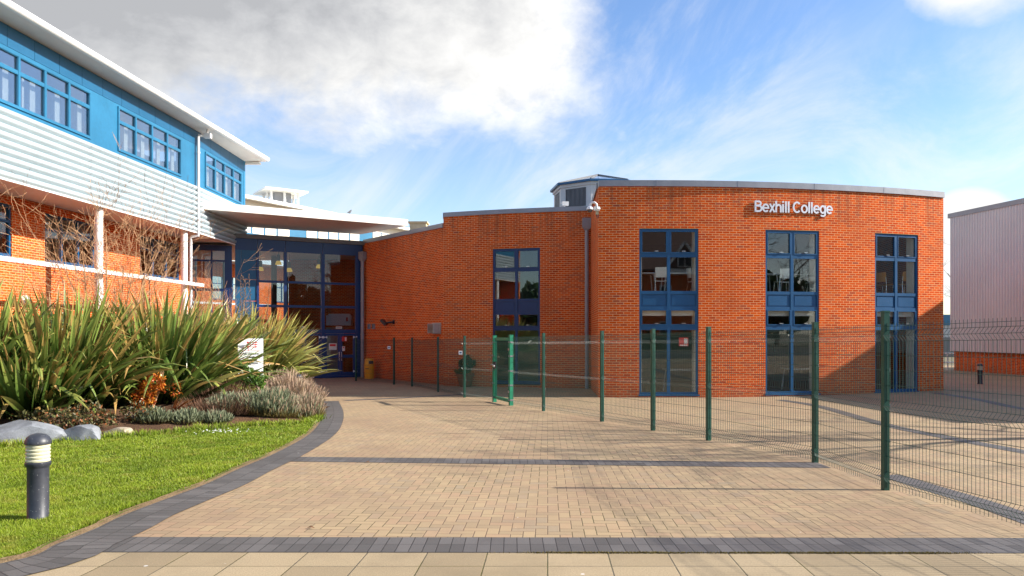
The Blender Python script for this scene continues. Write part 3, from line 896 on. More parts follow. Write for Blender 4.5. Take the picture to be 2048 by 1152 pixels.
# roof
rp = [(-14.0, 32.4), (-12.4, 32.7), (-7.05, 35.62), (-8.4, 39.9), (-18.5, 39.9), (-18.5, 34.0), (-14.1, 34.0)]
rr = [(-12.62, 32.56), (-7.0, 35.66), (-8.4, 39.9), (-13.0, 39.9)]
mb = MB(); mb.prism(rr, 5.81, 6.0); mb.build('roof', LEAD, lob)
mb = MB(); mb.prism([(-18.4, 34.6), (-14.1, 32.6), (-12.4, 33.0), (-7.4, 35.8), (-8.5, 39.8), (-18.4, 39.8)], 5.48, 5.50); mb.build('ceiling', CREAM, lob)
mb = MB(); mb.prism([(-18.4, 34.6), (-14.0, 32.36), (-12.4, 32.92), (-7.35, 35.76), (-8.5, 39.8), (-18.4, 39.8)], -.62, zb); mb.build('floor', CARPET, lob)
# rear of the lobby: glass on the left, brick on the right
mb = MB(); wall(mb, Line((-8.3, 39.6), (-11.9, 39.6)), -.6, 5.46, th=.2); wall(mb, Line((-11.65, 39.3), (-8.3, 39.3)), -.6, 5.46, th=.2); mb.build('brick_wall', BRICK, lob)
LR = Line((-18.4, 39.5), (-11.95, 39.5)); WR = Win(LR.a, LR.t, LR.nn); r_ = MB()
for s in (.05, 1.5, 3.0, 4.4, LR.L - .05): WR.bar(r_, s - .04, s + .04, -.5, 5.46, -.04, .04)
rg = r_.build('glazing_frame', LEAD, lob)
g = MB()
for a, b in ((.09, 1.46), (1.54, 2.96), (3.04, 4.36), (4.44, LR.L - .09)): WR.pane(g, a, b, -.5, 5.46)
g.build('pane', mat_glass('clear rear glass', (.95, .96, .95), 1.2), rg)
BRC = paint('brown column', (.16, .11, .08), .6)
for x_, y_, r_c in ((-12.1, 37.6, .14), (-9.35, 36.4, .10)):
    mb = MB(); mb.tube([(x_, y_, zb), (x_, y_, 5.48)], r_c, 14); mb.build('column', BRC, lob, True)

# canopy
can = thing('entrance_canopy', 'white wedge shaped canopy jutting out over the entrance', 'canopy', (-9, 33, 6.4))
cA_, cB_, cC_, cD_ = (-12.45, 29.25), (-4.78, 34.0), (-7.55, 36.9), (-12.45, 34.3)
mb = MB(); mb.prism([cA_, cB_, cC_, cD_], 6.50, 6.66); mb.build('soffit_panel', CREAM, can)
def inset(poly, d):
    c = sum((Vector(p) for p in poly), Vector((0, 0))) / len(poly)
    return [tuple(Vector(p) + (c - Vector(p)).normalized() * d) for p in poly]
mb = MB(); mb.prism(inset([cA_, cB_, cC_, cD_], .02), 6.662, 6.675); mb.prism([cA_, cB_, cC_, cD_], 6.677, 6.80); mb.build('edge_trim', OFFW, can)

# ------------------------------------------------------------------ left wing
wing = thing('college_wing', 'three storey wing with white ribbed cladding, blue upper windows and brick below', 'building', (-14, 20, -.4))
def wx(a, y): return a + .0602 * y
Y0 = 4.0
WP = Line((wx(-15.91, Y0), Y0), (wx(-15.91, 32.3), 32.3))
kq = math.sqrt(1 + .0602 ** 2)
sy = lambda y: (y - Y0) * kq
ops = [(7.0, 9.6), (11.0, 13.6), (15.0, 17.6), (19.0, 21.6), (23.0, 25.5), (28.25, 31.2)]
mb = MB()
wall(mb, WP, -.6, 5.58, [(sy(a), sy(b), 3.80, 5.32) for a, b in ops] + [(sy(a), sy(b), .3, 1.75) for a, b in ops])
mb.build('brick_wall', BRICK, wing)
for (a, b) in ops:
    for z0, z1 in ((3.80, 5.32), (.3, 1.75)):
        A = WP.pt(sy(a)) + WP.nn * -.12; W = Win(A, WP.t, WP.nn); w = sy(b) - sy(a); f = MB()
        n = 3; q = w / n
        W.bar(f, 0, w, z0, z0 + .09, 0, .09); W.bar(f, 0, w, z1 - .07, z1, 0, .09)
        for k in range(n + 1):
            u = min(max(k * q, .035), w - .035); W.bar(f, u - .035, u + .035, z0 + .09, z1 - .07, .002, .085)
        for k in range(n): W.bar(f, k * q + .04, (k + 1) * q - .04, z1 - .52, z1 - .45, .004, .08)
        wd = f.build('window', BLUE, wing)
        g = MB(); W.pane(g, .03, w - .03, z0 + .05, z1 - .05, .03); g.build('pane', GLASS, wd)
        s_ = MB(); W.bar(s_, -.04, w + .04, z0 - .06, z0 - .002, -.02, .16); s_.build('sill', BLUE, wd)
# rooms behind
def back(y0, y1, a0, a1, z0, z1, mb):
    p = [(wx(a0, y0), y0), (wx(a1, y0), y0), (wx(a1, y1), y1), (wx(a0, y1), y1)]
    mb.prism(p, z0, z1)
for a_ in ((-20.5, -20.3, -.5, 9.3), (-20.25, -16.3, 5.40, 5.95), (-20.25, -16.3, 2.6, 2.9)):
    mb = MB(); back(Y0 + .1, 32.2, *a_, mb); mb.build('interior_wall', PLAST, wing)
mb = MB(); back(Y0 - .2, Y0, -20.5, -14.1, -.5, 9.4, mb); mb.build('end_wall', BRICK, wing)
mb = MB(); back(32.02, 32.25, -20.5, -16.25, -.5, 5.6, mb); mb.build('end_wall', BRICK, wing)
# soffit under the overhang
U1, U2 = (wx(-14.1, 29.3), 29.3), (wx(-14.1, 29.3), 34.2)
mb = MB(); mb.prism([(wx(-15.9, Y0), Y0), (wx(-14.12, Y0), Y0), (U1[0] - .02, U1[1]), (U2[0] - .02, U2[1]), (-16.5, 34.2), (wx(-15.9, 32.3), 32.3)], 5.585, 5.70)
mb.build('soffit', CREAM, wing)
# corrugated cladding
def corrugated(mb, a, b, z0, z1, n, amp, dep=.03):
    L = Line(a, b); N = n * 10
    prev = None
    for k in range(N + 1):
        z = z0 + (z1 - z0) * k / N; ph = (k % 10) / 10.0
        d = amp * abs(math.sin(math.pi * ph)) ** .8
        cur = (L.a + L.nn * d, L.b + L.nn * d, z)
        if prev: mb.face([(*prev[0], prev[2]), (*prev[1], prev[2]), (*cur[1], z), (*cur[0], z)])
        prev = cur
    # returns at both ends
    for P, fl in ((L.a, 0), (L.b, 1)):
        for k in range(N):
            za, zc = z0 + (z1 - z0) * k / N, z0 + (z1 - z0) * (k + 1) / N
            d0 = amp * abs(math.sin(math.pi * ((k % 10) / 10.0))) ** .8; d1 = amp * abs(math.sin(math.pi * (((k + 1) % 10) / 10.0))) ** .8
            q = [(*(P + L.nn * d0), za), (*(P + L.nn * d1), zc), (*(P - L.nn * dep), zc), (*(P - L.nn * dep), za)]
            mb.face(q if not fl else q[::-1])
yj = 28.5
mb = MB(); lens = [Y0, 10.1, 16.2, 22.3, yj]
for a, b in zip(lens, lens[1:]):
    corrugated(mb, (wx(-14.1, a), a + .0), (wx(-14.1, b), b - .012), 5.53, 7.34, 9, .10)
mb.build('cladding', CLAD, wing)
mb = MB(); corrugated(mb, (wx(-14.1, yj) , yj + .03), (U1[0], U1[1]), 5.53, 7.34, 9, .10); corrugated(mb, (U1[0], U1[1] + .004), U2, 5.53, 7.34, 9, .10)
mb.build('cladding', CLAD, wing)
mb = MB(); t = Line(U2, (-17.5, 34.5)); wall(mb, t, 5.53, 7.36, th=.08, s0=.02); mb.build('end_cladding', COPING, wing)
mb = MB()     # white drip trim along the foot of the cladding
for a, b in (((wx(-14.1, Y0), Y0), U1), (U1, U2)):
    L = Line(a, b)
    mb.frame((*(L.a - L.nn * .02), 5.48), L.t.to_3d() * L.L, L.nn.to_3d() * .085, (0, 0, .048))
mb.build('drip_trim', WHITE, wing)
# upper storey in blue panels
UP1 = Line((wx(-14.1, Y0), Y0), U1); UP2 = Line(U1, U2)
g1 = [(7.4, 11.4), (12.9, 16.9), (18.4, 22.4), (23.78, 27.8)]
g2_ = [(29.75, 33.75)]
mb = MB()
wall(mb, UP1, 7.345, 8.95, [(sy(a), sy(b), 7.45, 8.88) for a, b in g1], th=.2, off=-.02)
wall(mb, UP2, 7.345, 8.95, [(a - 29.3, b - 29.3, 7.45, 8.88) for a, b in g2_], th=.2, off=-.02)
wall(mb, Line((U2[0], U2[1]), (-20.5, 34.5)), 7.345, 9.5, th=.2, s0=.0)
mb.build('panel_wall', SKYB, wing)
mb = MB()
for L, y0_, y1_, o_ in ((UP1, Y0, 29.3, Y0), (UP2, 29.3, 34.2, 29.3)):
    y = y0_
    while y < y1_ - .05:
        e = min(y + 1.0, y1_); sc_ = kq if L is UP1 else 1
        W = Win(L.pt((y - o_) * sc_), L.t, L.nn); W.bar(mb, .006, (e - y) * sc_ - .006, 8.955, 9.50, -.20, -.012)
        y = e
mb.build('upper_panel', SKYB2, wing)
def upper_window(L, sa, sb, n):
    W = Win(L.pt(sa) + L.nn * -.07, L.t, L.nn); w = sb - sa; q = w / n; f = MB(); z0, zt, z1 = 7.45, 8.40, 8.88
    W.bar(f, 0, w, z0, z0 + .07, 0, .09); W.bar(f, 0, w, z1 - .06, z1, 0, .09)
    for k in range(n + 1):
        u = min(max(k * q, .035), w - .035); W.bar(f, u - .035, u + .035, z0 + .07, z1 - .06, .002, .086)
    for k in range(n):
        W.bar(f, k * q + .036, (k + 1) * q - .036, zt - .04, zt + .04, .004, .08)
        a, b = k * q + (.07 if k == 0 else .035), (k + 1) * q - (.07 if k == n - 1 else .035)
        for za, zc in ((z0 + .07, zt - .04), (zt + .04, z1 - .06)):
            W.bar(f, a, a + .016, za, zc, .03, .075); W.bar(f, b - .016, b, za, zc, .03, .075)
            W.bar(f, a + .016, b - .016, za, za + .016, .03, .075); W.bar(f, a + .016, b - .016, zc - .016, zc, .03, .075)
    win = f.build('window', SKYB, wing)
    g = MB(); W.pane(g, .03, w - .03, z0 + .03, z1 - .03, .02); g.build('pane', GLASSU, win)
    c = MB()
    for k in range(n):
        u = k * q
        W.bar(c, u + q * .72, u + q * .93, z0 + .05, z1 - .3, -.22, -.17)
        if (k * 7 + int(sa)) % 3 == 0: W.bar(c, u + q * .42, u + q * .5, z0 + .05, z1 - .3, -.22, -.17)
    c.build('blind', CURT, win)
for a, b in g1: upper_window(UP1, sy(a), sy(b), 4)
for a, b in g2_: upper_window(UP2, a - 29.3, b - 29.3, 4)
LIN_ = paint('lilac interior', (.62, .60, .64), .8)
mb = MB(); back(Y0 + .1, 34.0, -18.2, -18.05, 7.4, 9.4, mb); mb.build('interior_wall', LIN_, wing)
mb = MB(); back(Y0 + .1, 34.0, -18.0, -14.4, 7.25, 7.40, mb); mb.build('interior_wall', LIN_, wing)
# roof with a deep eave
mb = MB(); ye = 34.45
na = (wx(-13.45, Y0 - .5), Y0 - .5); nb = (wx(-13.45, ye), ye)
rp = [na, nb, (-21, ye + .35), (-21, Y0 - .5)]
mb.prism(rp, [9.60, 9.60, 10.5, 10.5], [9.74, 9.74, 10.66, 10.66])
roof = mb.build('roof', OFFW, wing)
mb = MB()   # soffit board from the wall out to the nosing
so = [(wx(-14.2, Y0 - .4), Y0 - .4), (wx(-13.5, Y0 - .4), Y0 - .4), (nb[0] - .06, ye - .03), (wx(-14.2, 29.4), ye - .03)]
mb.prism(so, [9.50, 9.56, 9.56, 9.50], [9.545, 9.598, 9.598, 9.545]); mb.prism([(so[3][0], 34.21), (nb[0] - .3, 34.21), (nb[0] - .3, ye - .035), (so[3][0], ye - .035)], 9.40, 9.49)
mb.build('eave_soffit', CREAM, roof)
mb = MB(); n_ = 10
prof = [(.0, .10), (.045, .09), (.08, .06), (.095, .0), (.08, -.06), (.045, -.09), (0, -.10), (-.12, -.10), (-.12, .10)]
La = Line(na, nb)
for i in range(len(prof)):
    p, q = prof[i], prof[(i + 1) % len(prof)]
    A0, A1 = La.a + La.nn * p[0], La.b + La.nn * p[0]; B0, B1 = La.a + La.nn * q[0], La.b + La.nn * q[0]
    mb.face([(*B0, 9.66 + q[1]), (*B1, 9.66 + q[1]), (*A1, 9.66 + p[1]), (*A0, 9.66 + p[1])])
for P, rv in ((La.a, 0), (La.b, 1)):
    q = [(*(P + La.nn * d), 9.66 + h) for d, h in prof]; mb.face(q if rv else q[::-1])
mb.frame((nb[0] - .13, nb[1] + .002, 9.56), (-7.4, .30, .83), (0, .06, 0), (0, 0, .2))
for y in (8, 14, 20, 26, 32):    # joints between lengths of the nosing
    P = La.pt(sy(y) + .5); mb.frame((P.x + .094, P.y, 9.60), (.004, 0, 0), (0, .02, 0), (0, 0, .12))
mb.build('eave_nosing', WHITE, roof)
# columns, sun shelf, downpipe
for y in (7.2, 12.5, 17.8, 23.1, 28.4):
    mb = MB(); mb.lathe([(.125, -.5), (.125, 5.58)], (wx(-14.3, y), y, 0), 20); mb.lathe([(.15, 5.53), (.15, 5.583)], (wx(-14.3, y), y, 0), 20)
    mb.build('column', WHITE, wing, True)
mb = MB()
back(Y0, 29.3, -14.02, -13.95, 3.41, 3.53, mb); back(Y0, 29.28, -14.16, -14.06, 3.42, 3.47, mb)
for y in lin(6, 28, 11): back(y, y + .05, -14.06, -14.02, 3.43, 3.46, mb)
mb.build('sun_shelf', WHITE, wing)
mb = MB(); px_, py_ = wx(-14.0, 28.9), 28.9
mb.tube([(px_, py_, 9.25), (px_, py_, 5.55)], .058, 12); mb.tube([(px_, py_, 9.25), (px_, py_, 9.30), (px_ + .28, py_ + .1, 9.30), (px_ + .33, py_ + .1, 9.58)], .055, 12)
mb.frame((px_ + .20, py_, 9.22), (.26, 0, 0), (0, .2, 0), (0, 0, .18))
qx, qy = wx(-14.27, 28.85), 28.85
mb.tube([(px_, py_, 5.55), (px_, py_, 5.38), (qx, qy, 5.32), (qx, qy, 5.15), (qx, qy, -.5)], .058, 12)
for z in (8.6, 7.2, 6.0, 4.5, 3.0): mb.tube([(px_ if z > 5.5 else qx, py_ if z > 5.5 else qy, z), (px_ if z > 5.5 else qx, py_ if z > 5.5 else qy, z + .06)], .075, 12)
mb.build('downpipe', GREYW, wing, True)

# ------------------------------------------------------------------ far block behind the lobby
far = thing('far_block', 'distant pale block with cream and blue windows and white roof behind the entrance', 'building', (-15, 52, -.5))
fd = Vector((3.8, 6.8)).normalized(); f0 = Vector((-19.1, 49.1))
FP = Line(f0 - fd * 8, f0 + fd * 26)
WFB = Win(FP.a, FP.t, FP.nn)
mb = MB(); wall(mb, FP, -.7, 6.2, [(3.0, 5.6, 3.8, 5.3), (7.0, 9.6, 3.8, 5.3), (12.3, 14.6, 3.8, 5.3), (17, 19.6, 3.8, 5.3), (21, 23.6, 3.8, 5.3)]); mb.build('brick_wall', BRICK, far)
for a in (3.0, 7.0, 12.3, 17, 21):
    w_ = 2.3 if a == 12.3 else 2.6; mb = MB()
    for k in range(4):
        u = a + k * w_ / 3 + (.03 if k == 0 else -.03 if k == 3 else 0); WFB.bar(mb, u - .03, u + .03, 3.84, 5.3, -.1, -.03)
    WFB.bar(mb, a, a + w_, 3.76, 3.84, -.1, .04); WFB.bar(mb, a + .06, a + w_ - .06, 4.8, 4.86, -.098, -.04)
    wf = mb.build('window', BLUE, far)
    mb = MB(); WFB.pane(mb, a, a + w_, 3.8, 5.3, -.09); mb.build('pane', GLASS, wf)
mb = MB(); WFB.bar(mb, 0, 30, 3.38, 3.50, 1.6, 1.75); mb.build('sun_shelf', WHITE, far)
mb = MB(); WFB.bar(mb, 0, FP.L, 6.2, 8.0, -.3, 1.75); mb.build('cladding', CLAD, far)
mb = MB(); WFB.bar(mb, 0, FP.L, 8.002, 9.80, -.3, 1.55); mb.build('upper_wall', SKYB, far)
mb = MB(); WFB.bar(mb, 0, FP.L, 9.802, 10.5, -.3, 1.55); mb.build('frieze', CREAM, far)
s = .4; k = 0
while s < FP.L - 1.5:
    wd = (1.05, 1.05, .95, .95)[k % 4]
    if k % 5 == 4: s += 1.5
    mb = MB(); WFB.bar(mb, s, s + wd, 8.2, 9.75, 1.552, 1.58); s += wd + .16; k += 1
    mb.build('window', CURT, far)
mb = MB(); p0, p1 = WFB.p(-.5, 0, 2.3), WFB.p(FP.L, 0, 2.3); q0, q1 = WFB.p(-.5, 0, -9), WFB.p(FP.L, 0, -9)
mb.prism([(p0.x, p0.y), (p1.x, p1.y), (q1.x, q1.y), (q0.x, q0.y)], [10.30, 10.30, 11.2, 11.2], [10.52, 10.52, 11.45, 11.45]); mb.build('roof', OFFW, far)
cup = thing('roof_cupola', 'small open white cupola on the distant white roof', 'cupola', (-17.6, 56, 11))
cx, cy = -16.9, 54.0
mb = MB()
def pyr(mb, cx, cy, hx, z0, z1, hh=.12):
    q = [(cx - hx, cy - hx), (cx + hx, cy - hx), (cx + hx, cy + hx), (cx - hx, cy + hx)]
    rot = lambda p: (cx + (p[0] - cx) * .82 - (p[1] - cy) * .57, cy + (p[0] - cx) * .57 + (p[1] - cy) * .82)
    q = [rot(p) for p in q]
    mb.prism(q, z0, z0 + hh)
    for i in range(4):
        a, b = q[i], q[(i + 1) % 4]; mb.face([(*a, z0 + hh), (*b, z0 + hh), (cx, cy, z1)])
    return q
q = pyr(mb, cx, cy, 1.55, 11.72, 12.15); mb.build('roof', OFFW, cup)
rot = lambda a, b: (cx + a * .82 - b * .57, cy + a * .57 + b * .82)
for a in (-.95, 0, .95):
    for b in (-.95, 0, .95):
        if a == 0 and b == 0: continue
        x, y = rot(a, b); mb = MB(); mb.box(x - .07, x + .07, y - .07, y + .07, 10.55, 11.715); mb.build('post', WHITE, cup)
mb = MB(); mb.prism([rot(-.6, -.6), rot(.6, -.6), rot(.6, .6), rot(-.6, .6)], 10.6, 11.70); mb.build('core', COPING, cup)
# bird on the far roof
bird = MB(); bp = WFB.p(17.7, 10.62, 2.25); u = FP.t.to_3d()
bz = F and 10.62
def ring_body(mb, pts, rad, n=10): mb.tube(pts, rad, n)
c = Vector((bp.x, bp.y, bz))
ring_body(bird, [c + u * -.26 + V(0, 0, .10), c + u * -.12 + V(0, 0, .13), c + V(0, 0, .18), c + u * .10 + V(0, 0, .24), c + u * .15 + V(0, 0, .31), c + u * .19 + V(0, 0, .35), c + u * .25 + V(0, 0, .34)], [.015, .05, .085, .075, .045, .045, .008])
for s_ in (-.03, .03): bird.tube([c + u * .02 + FP.nn.to_3d() * s_ + V(0, 0, .12), c + u * .02 + FP.nn.to_3d() * s_], .008, 5)
tag(bird.build('pigeon', paint('grey feathers', (.09, .09, .10), .7), None, True), 'small dark bird standing on the distant white roof edge', 'bird')
mb = MB(); mb.box(-5.62, -4.72, 40.6, 41.5, 5.6, 7.62); mb.box(-5.70, -4.64, 40.52, 41.58, 7.622, 7.70)
tag(mb.build('roof_chimney', paint('buff render', (.55, .46, .28), .8, .15, 0, 3)), 'buff box rising behind the end of the white canopy', 'chimney')

# ------------------------------------------------------------------ roof lantern
lan = thing('roof_lantern', 'octagonal grey louvred roof lantern with glass top between the two curved blocks', 'roof lantern', (2.3, 33, 6.1))
lc = Vector((3.75, 32.4)); lr = 1.95
oc = [lc + Vector((math.cos(R(22.5 + 45 * k + 8)), math.sin(R(22.5 + 45 * k + 8)))) * lr for k in range(8)]
octp = lambda r: [tuple(lc + (p - lc) * r) for p in oc]
mb = MB(); mb.prism(octp(1.0), 6.50, 6.86); mb.prism(octp(.90), 5.9, 6.50)
for k in range(8):
    a, b = oc[k], oc[(k + 1) % 8]; t = (b - a).normalized(); n = Vector((t.y, -t.x)); L = (b - a).length
    W = Win(a, t, n); W.bar(mb, 0, L * .16, 6.86, 7.72, -.12, 0); W.bar(mb, L * .84, L, 6.86, 7.72, -.12, 0); W.bar(mb, L * .16, L * .84, 7.64, 7.72, -.12, 0)
mb.prism(octp(1.03), 7.72, 7.84); mb.build('body', paint('pale grey cladding', (.50, .50, .49), .5, .06), lan)
for k in range(8):
    a, b = oc[k], oc[(k + 1) % 8]; t = (b - a).normalized(); n = Vector((t.y, -t.x)); L = (b - a).length
    W = Win(a, t, n); mb = MB(); m_ = 16
    for i in range(m_):
        u0 = L * .16 + L * .68 * i / m_; W.bar(mb, u0, u0 + L * .68 / m_ * .6, 6.87, 7.635, -.06, -.015)
    W.bar(mb, L * .16, L * .84, 6.865, 7.638, -.11, -.065)
    mb.build('louvre', LEAD, lan)
mb = MB(); mb.prism(octp(1.09), 7.842, 7.93); mb.build('rim', BLUE, lan)
mb = MB(); top = octp(1.05)
for k in range(8):
    a, b = top[k], top[(k + 1) % 8]; mb.face([(*a, 7.935), (*b, 7.935), (lc.x, lc.y, 8.50)])
mb.build('glass_roof', mat_glass('roof glass', (.9, .93, .95), 2.2), lan)
mb = MB()
for k in range(8): mb.bar((*top[k], 7.95), (lc.x, lc.y, 8.52), .05, .05)
mb.build('glazing_bar', LEAD, lan)
# small white security light on the parapet
sl = thing('parapet_light', 'small white security light standing on the grey parapet below the lantern', 'light', (2.05, 29, 6.4))
mb = MB(); x, y = 2.03, 28.62
mb.tube([(x, y, 6.39), (x, y, 6.52)], .03, 8); mb.bar((x, y, 6.52), (x - .14, y - .05, 6.62), .05, .05); mb.build('bracket', WHITE, sl)
mb = MB(); mb.frame((x - .08, y - .12, 6.50), (.24, .05, 0), (-.03, .14, 0), (0, -.04, .15)); mb.build('lamp_head', WHITE, sl)

# ------------------------------------------------------------------ right hand clad building
rb = thing('sports_hall', 'tall pale grey metal clad hall on a low red brick plinth', 'building', (30, 30, -.45))
rpts = [(23.7, 40.0), (24.5, 35.4), (24.55, 15.0)]
mb = MB()
for a, b in zip(rpts, rpts[1:]):
    L = Line(b, a); L.nn = -L.nn; n = int(L.L / .17)
    prev = None
    for k in range(n * 4 + 1):
        s = L.L * k / (n * 4); d = (0, .035, .035, 0)[k % 4]
        p = L.pt(s) + L.nn * d
        if prev is not None: mb.face([(*p, .60), (*prev, .60), (*prev, 7.78), (*p, 7.78)])
        prev = p
L = Line((23.7, 40.0), (40, 43)); wall(mb, Line((40, 43), (23.7, 40.0)), .60, 7.78, th=.1)
wall(mb, Line((24.6, 15.0), (40, 15)), .6, 7.78, th=.1)
mb.build('cladding', LILAC, rb)
mb = MB()
pl = [(23.95, 40.0), (24.78, 35.4), (24.83, 15.0)]
for a, b in zip(pl, pl[1:]): wall(mb, Line(a, b), -.8, .62, th=.3)
wall(mb, Line((40, 43.2), (23.95, 40.05)), -.8, .62, th=.3)
mb.build('brick_plinth', BRICK, rb)
mb = MB(); mb.prism([(24.55, 15.05), (40, 15.05), (40, 42.9), (23.8, 40.0), (24.5, 35.4)], .58, .598); mb.build('soffit', LEAD, rb)
mb = MB(); mb.prism([(24.49, 14.9), (40, 14.9), (40, 43.1), (23.62, 40.1), (24.44, 35.4)], 7.785, 8.03); mb.build('roof_flashing', COPING, rb)

# glimpse between the blocks
gb = thing('low_shed', 'low pale shed with a blue band glimpsed beyond the metal clad hall', 'building', (36, 66, -.5))
mb = MB(); mb.box(33.5, 42.5, 62, 68, -.7, 2.2); mb.build('wall', paint('pale render', (.55, .53, .50), .8), gb)
mb = MB(); mb.box(33.4, 42.6, 61.9, 68.1, 2.202, 3.1); mb.build('fascia', SKYB, gb)
mb = MB(); mb.box(34.2, 35.0, 61.95, 62.05, -.5, 1.2); mb.box(36.0, 39.0, 61.95, 62.05, -.5, 1.2); mb.build('door', LEAD, gb)
hr = thing('handrail', 'white tubular handrail beyond the corner of the curved block', 'handrail', (24, 42, -.45))
mb = MB()
for z in (.62, .12): mb.tube([(20.5, 37.0, z - .05), (25.2, 41.6, z - .2)], .035, 8)
mb.build('rail', WHITE, hr, True)
for x, y in ((20.5, 37.0), (22.0, 38.5), (23.6, 40.05), (25.2, 41.6)):
    mb = MB(); mb.tube([(x, y, -.55), (x, y, .60 - .05 - .15 * (x - 20.5) / 4.7)], .035, 8); mb.build('post', WHITE, hr, True)

# ------------------------------------------------------------------ fence and gate
posts_px = [(1770.5, 980), (1630, 925), (1417, 881), (1306, 861), (1204, 843), (1087, 822), (1022, 811), (989, 804), (929, 795), (876, 784), (824, 773), (788, 769), (712, 762)]
FPOS = [gp(*p) for p in posts_px]
PROF = [(.03, 0), (.09, 0), (.15, .05), (.21, 0), (.88, 0), (.94, .05), (1.0, 0), (1.66, 0), (1.72, .05), (1.78, 0), (1.86, 0)]
HZ = [(.09, 0), (.15, .05), (.21, 0), (.38, 0), (.55, 0), (.72, 0), (.88, 0), (.94, .05), (1.0, 0), (1.17, 0), (1.34, 0), (1.50, 0), (1.66, 0), (1.72, .05), (1.78, 0), (1.825, 0)]
WIRE = paint('green coated wire', (.008, .050, .036), .35, .15, 0, 6)
def mesh_panel(parent, a, b, hs=1.0, prof=PROF, hz=HZ, za=None, zb_=None):
    a, b = Vector(a), Vector(b); L = (b - a).length; t = (b - a) / L; n = Vector((t.y, -t.x))
    if n.x > 0: n = -n
    mb = MB(); r = .0027; m = int(round(L / .05))
    za = G(*a) if za is None else za; zb_ = G(*b) if zb_ is None else zb_
    for k in range(m + 1):
        p = a + t * (L * k / m); z0 = za + (zb_ - za) * k / m
        mb.tube([(p.x + n.x * d, p.y + n.y * d, z0 + z * hs) for z, d in prof], r, 4, 0, False)
    for z, d in hz:
        mb.tube([(a.x + n.x * (d + .006), a.y + n.y * (d + .006), za + z * hs), (b.x + n.x * (d + .006), b.y + n.y * (d + .006), zb_ + z * hs)], r, 4, 0, False)
    return mb.build('mesh_panel', WIRE, parent)
def fence_post(parent, p, yaw, h=1.92, w=.064, mat=None):
    mb = MB(); c, s = math.cos(yaw), math.sin(yaw); z = G(*p)
    e1, e2 = Vector((c, s, 0)) * w, Vector((-s, c, 0)) * w; o = Vector((p[0], p[1], z - .25)) - e1 / 2 - e2 / 2
    mb.frame(o, e1, e2, (0, 0, h + .25)); mb.frame(o - V(0, 0, 0) + V(0, 0, h + .251) - e1 * .04 - e2 * .04, e1 * 1.08, e2 * 1.08, (0, 0, .018))
    po = mb.build('post', mat or GREEN, parent)
    cl = MB()
    for k in (.15, .55, .94, 1.34, 1.72):
        q = Vector((p[0], p[1], z + k)) + e1 * .53; cl.frame(q - e2 * .45 - V(0, 0, .02), e2 * .9, e1 * .08, (0, 0, .04))
        q = Vector((p[0], p[1], z + k)) - e2 * .53; cl.frame(q - e1 * .45 - V(0, 0, .02), e1 * .9, -e2 * .12, (0, 0, .04))
    cl.build('clip', COPING, po)
    return po
near_end = (4.72, 4.85); nearer = (4.9, 2.6)
fa_ = thing('mesh_fence', 'green wire mesh fence running from the gate towards the right foreground', 'fence', (3, 14, -.3))
seq = [nearer, near_end] + FPOS[:7]
for i, p in enumerate(seq):
    q = Vector(seq[min(i + 1, len(seq) - 1)]) - Vector(seq[max(i - 1, 0)])
    if i < 8: fence_post(fa_, p, math.atan2(q.y, q.x) if i < 8 else 0, 1.98 if i == 2 else 1.92)
for a, b in zip(seq, seq[1:]):
    d = (Vector(b) - Vector(a)).normalized() * .035
    mesh_panel(fa_, Vector(a) + d, Vector(b) - d)
fb_ = thing('mesh_fence', 'green wire mesh fence running from the gate to the entrance doors', 'fence', (-3.5, 27, -.5))
seq = FPOS[7:]
for i, p in enumerate(seq):
    q = Vector(seq[min(i + 1, len(seq) - 1)]) - Vector(seq[max(i - 1, 0)])
    if i > 0: fence_post(fb_, p, math.atan2(q.y, q.x))
for a, b in zip(seq, seq[1:]):
    d = (Vector(b) - Vector(a)).normalized() * .035
    mesh_panel(fb_, Vector(a) + d, Vector(b) - d)
for (pxx, pyy, k) in ((922, 705, 8), (779.5, 695, 11)):     # little white plates on the mesh
    Y = FPOS[k][1] + .15; x = (pxx - 1024) / F * Y; z = 1.6 + (HY - pyy) / F * Y
    mb = MB(); mb.box(x - .06, x + .06, Y - .19, Y - .18, z - .06, z + .06); pl_ = mb.build('plate', WHITE, fb_)
    mb = MB(); mb.box(x - .03, x + .03, Y - .1925, Y - .1905, z - .02, z + .02); mb.build('plate_print', BLUE, pl_)
gate = thing('pedestrian_gate', 'bright green framed pedestrian gate with a lock in the mesh fence', 'gate', (-.25, 20.6, -.4))
ga, gbv = Vector(FPOS[7]), Vector(FPOS[6]); gt = (gbv - ga).normalized(); yaw = math.atan2(gt.y, gt.x)
fence_post(gate, tuple(ga), yaw, 1.90, .10, GREENL); fence_post(gate, tuple(gbv), yaw, 1.90, .10, GREENL)
A, B = ga + gt * .10, gbv - gt * .10; zg = G(*((A + B) / 2)) + .10
mb = MB()
for P in (A, B): mb.bar((P.x, P.y, zg), (P.x, P.y, zg + 1.74), .075, .06)
for z in (zg + .03, zg + 1.71): mb.bar((*(A + gt * .028), z), (*(B - gt * .028), z), .058, .08)
lf = mb.build('gate_frame', GREENL, gate)
prof2 = [(.06, 0), (.12, .04), (.18, 0), (.85, 0), (.91, .04), (.97, 0), (1.55, 0), (1.61, .04), (1.68, 0)]
mesh_panel(gate, A + gt * .03, B - gt * .03, 1.0, prof2, [(z, d) for z, d in prof2] + [(.4, 0), (.62, 0), (1.17, 0), (1.36, 0)], zg, zg)
mb = MB(); n_ = Vector((gt.y, -gt.x)); P = A + gt * .04
mb.frame((*(P - gt * .05 + n_ * .03), zg + .86), (gt * .16).to_3d(), (n_ * .05).to_3d(), (0, 0, .20)); lk = mb.build('lock_box', BLACK, gate)
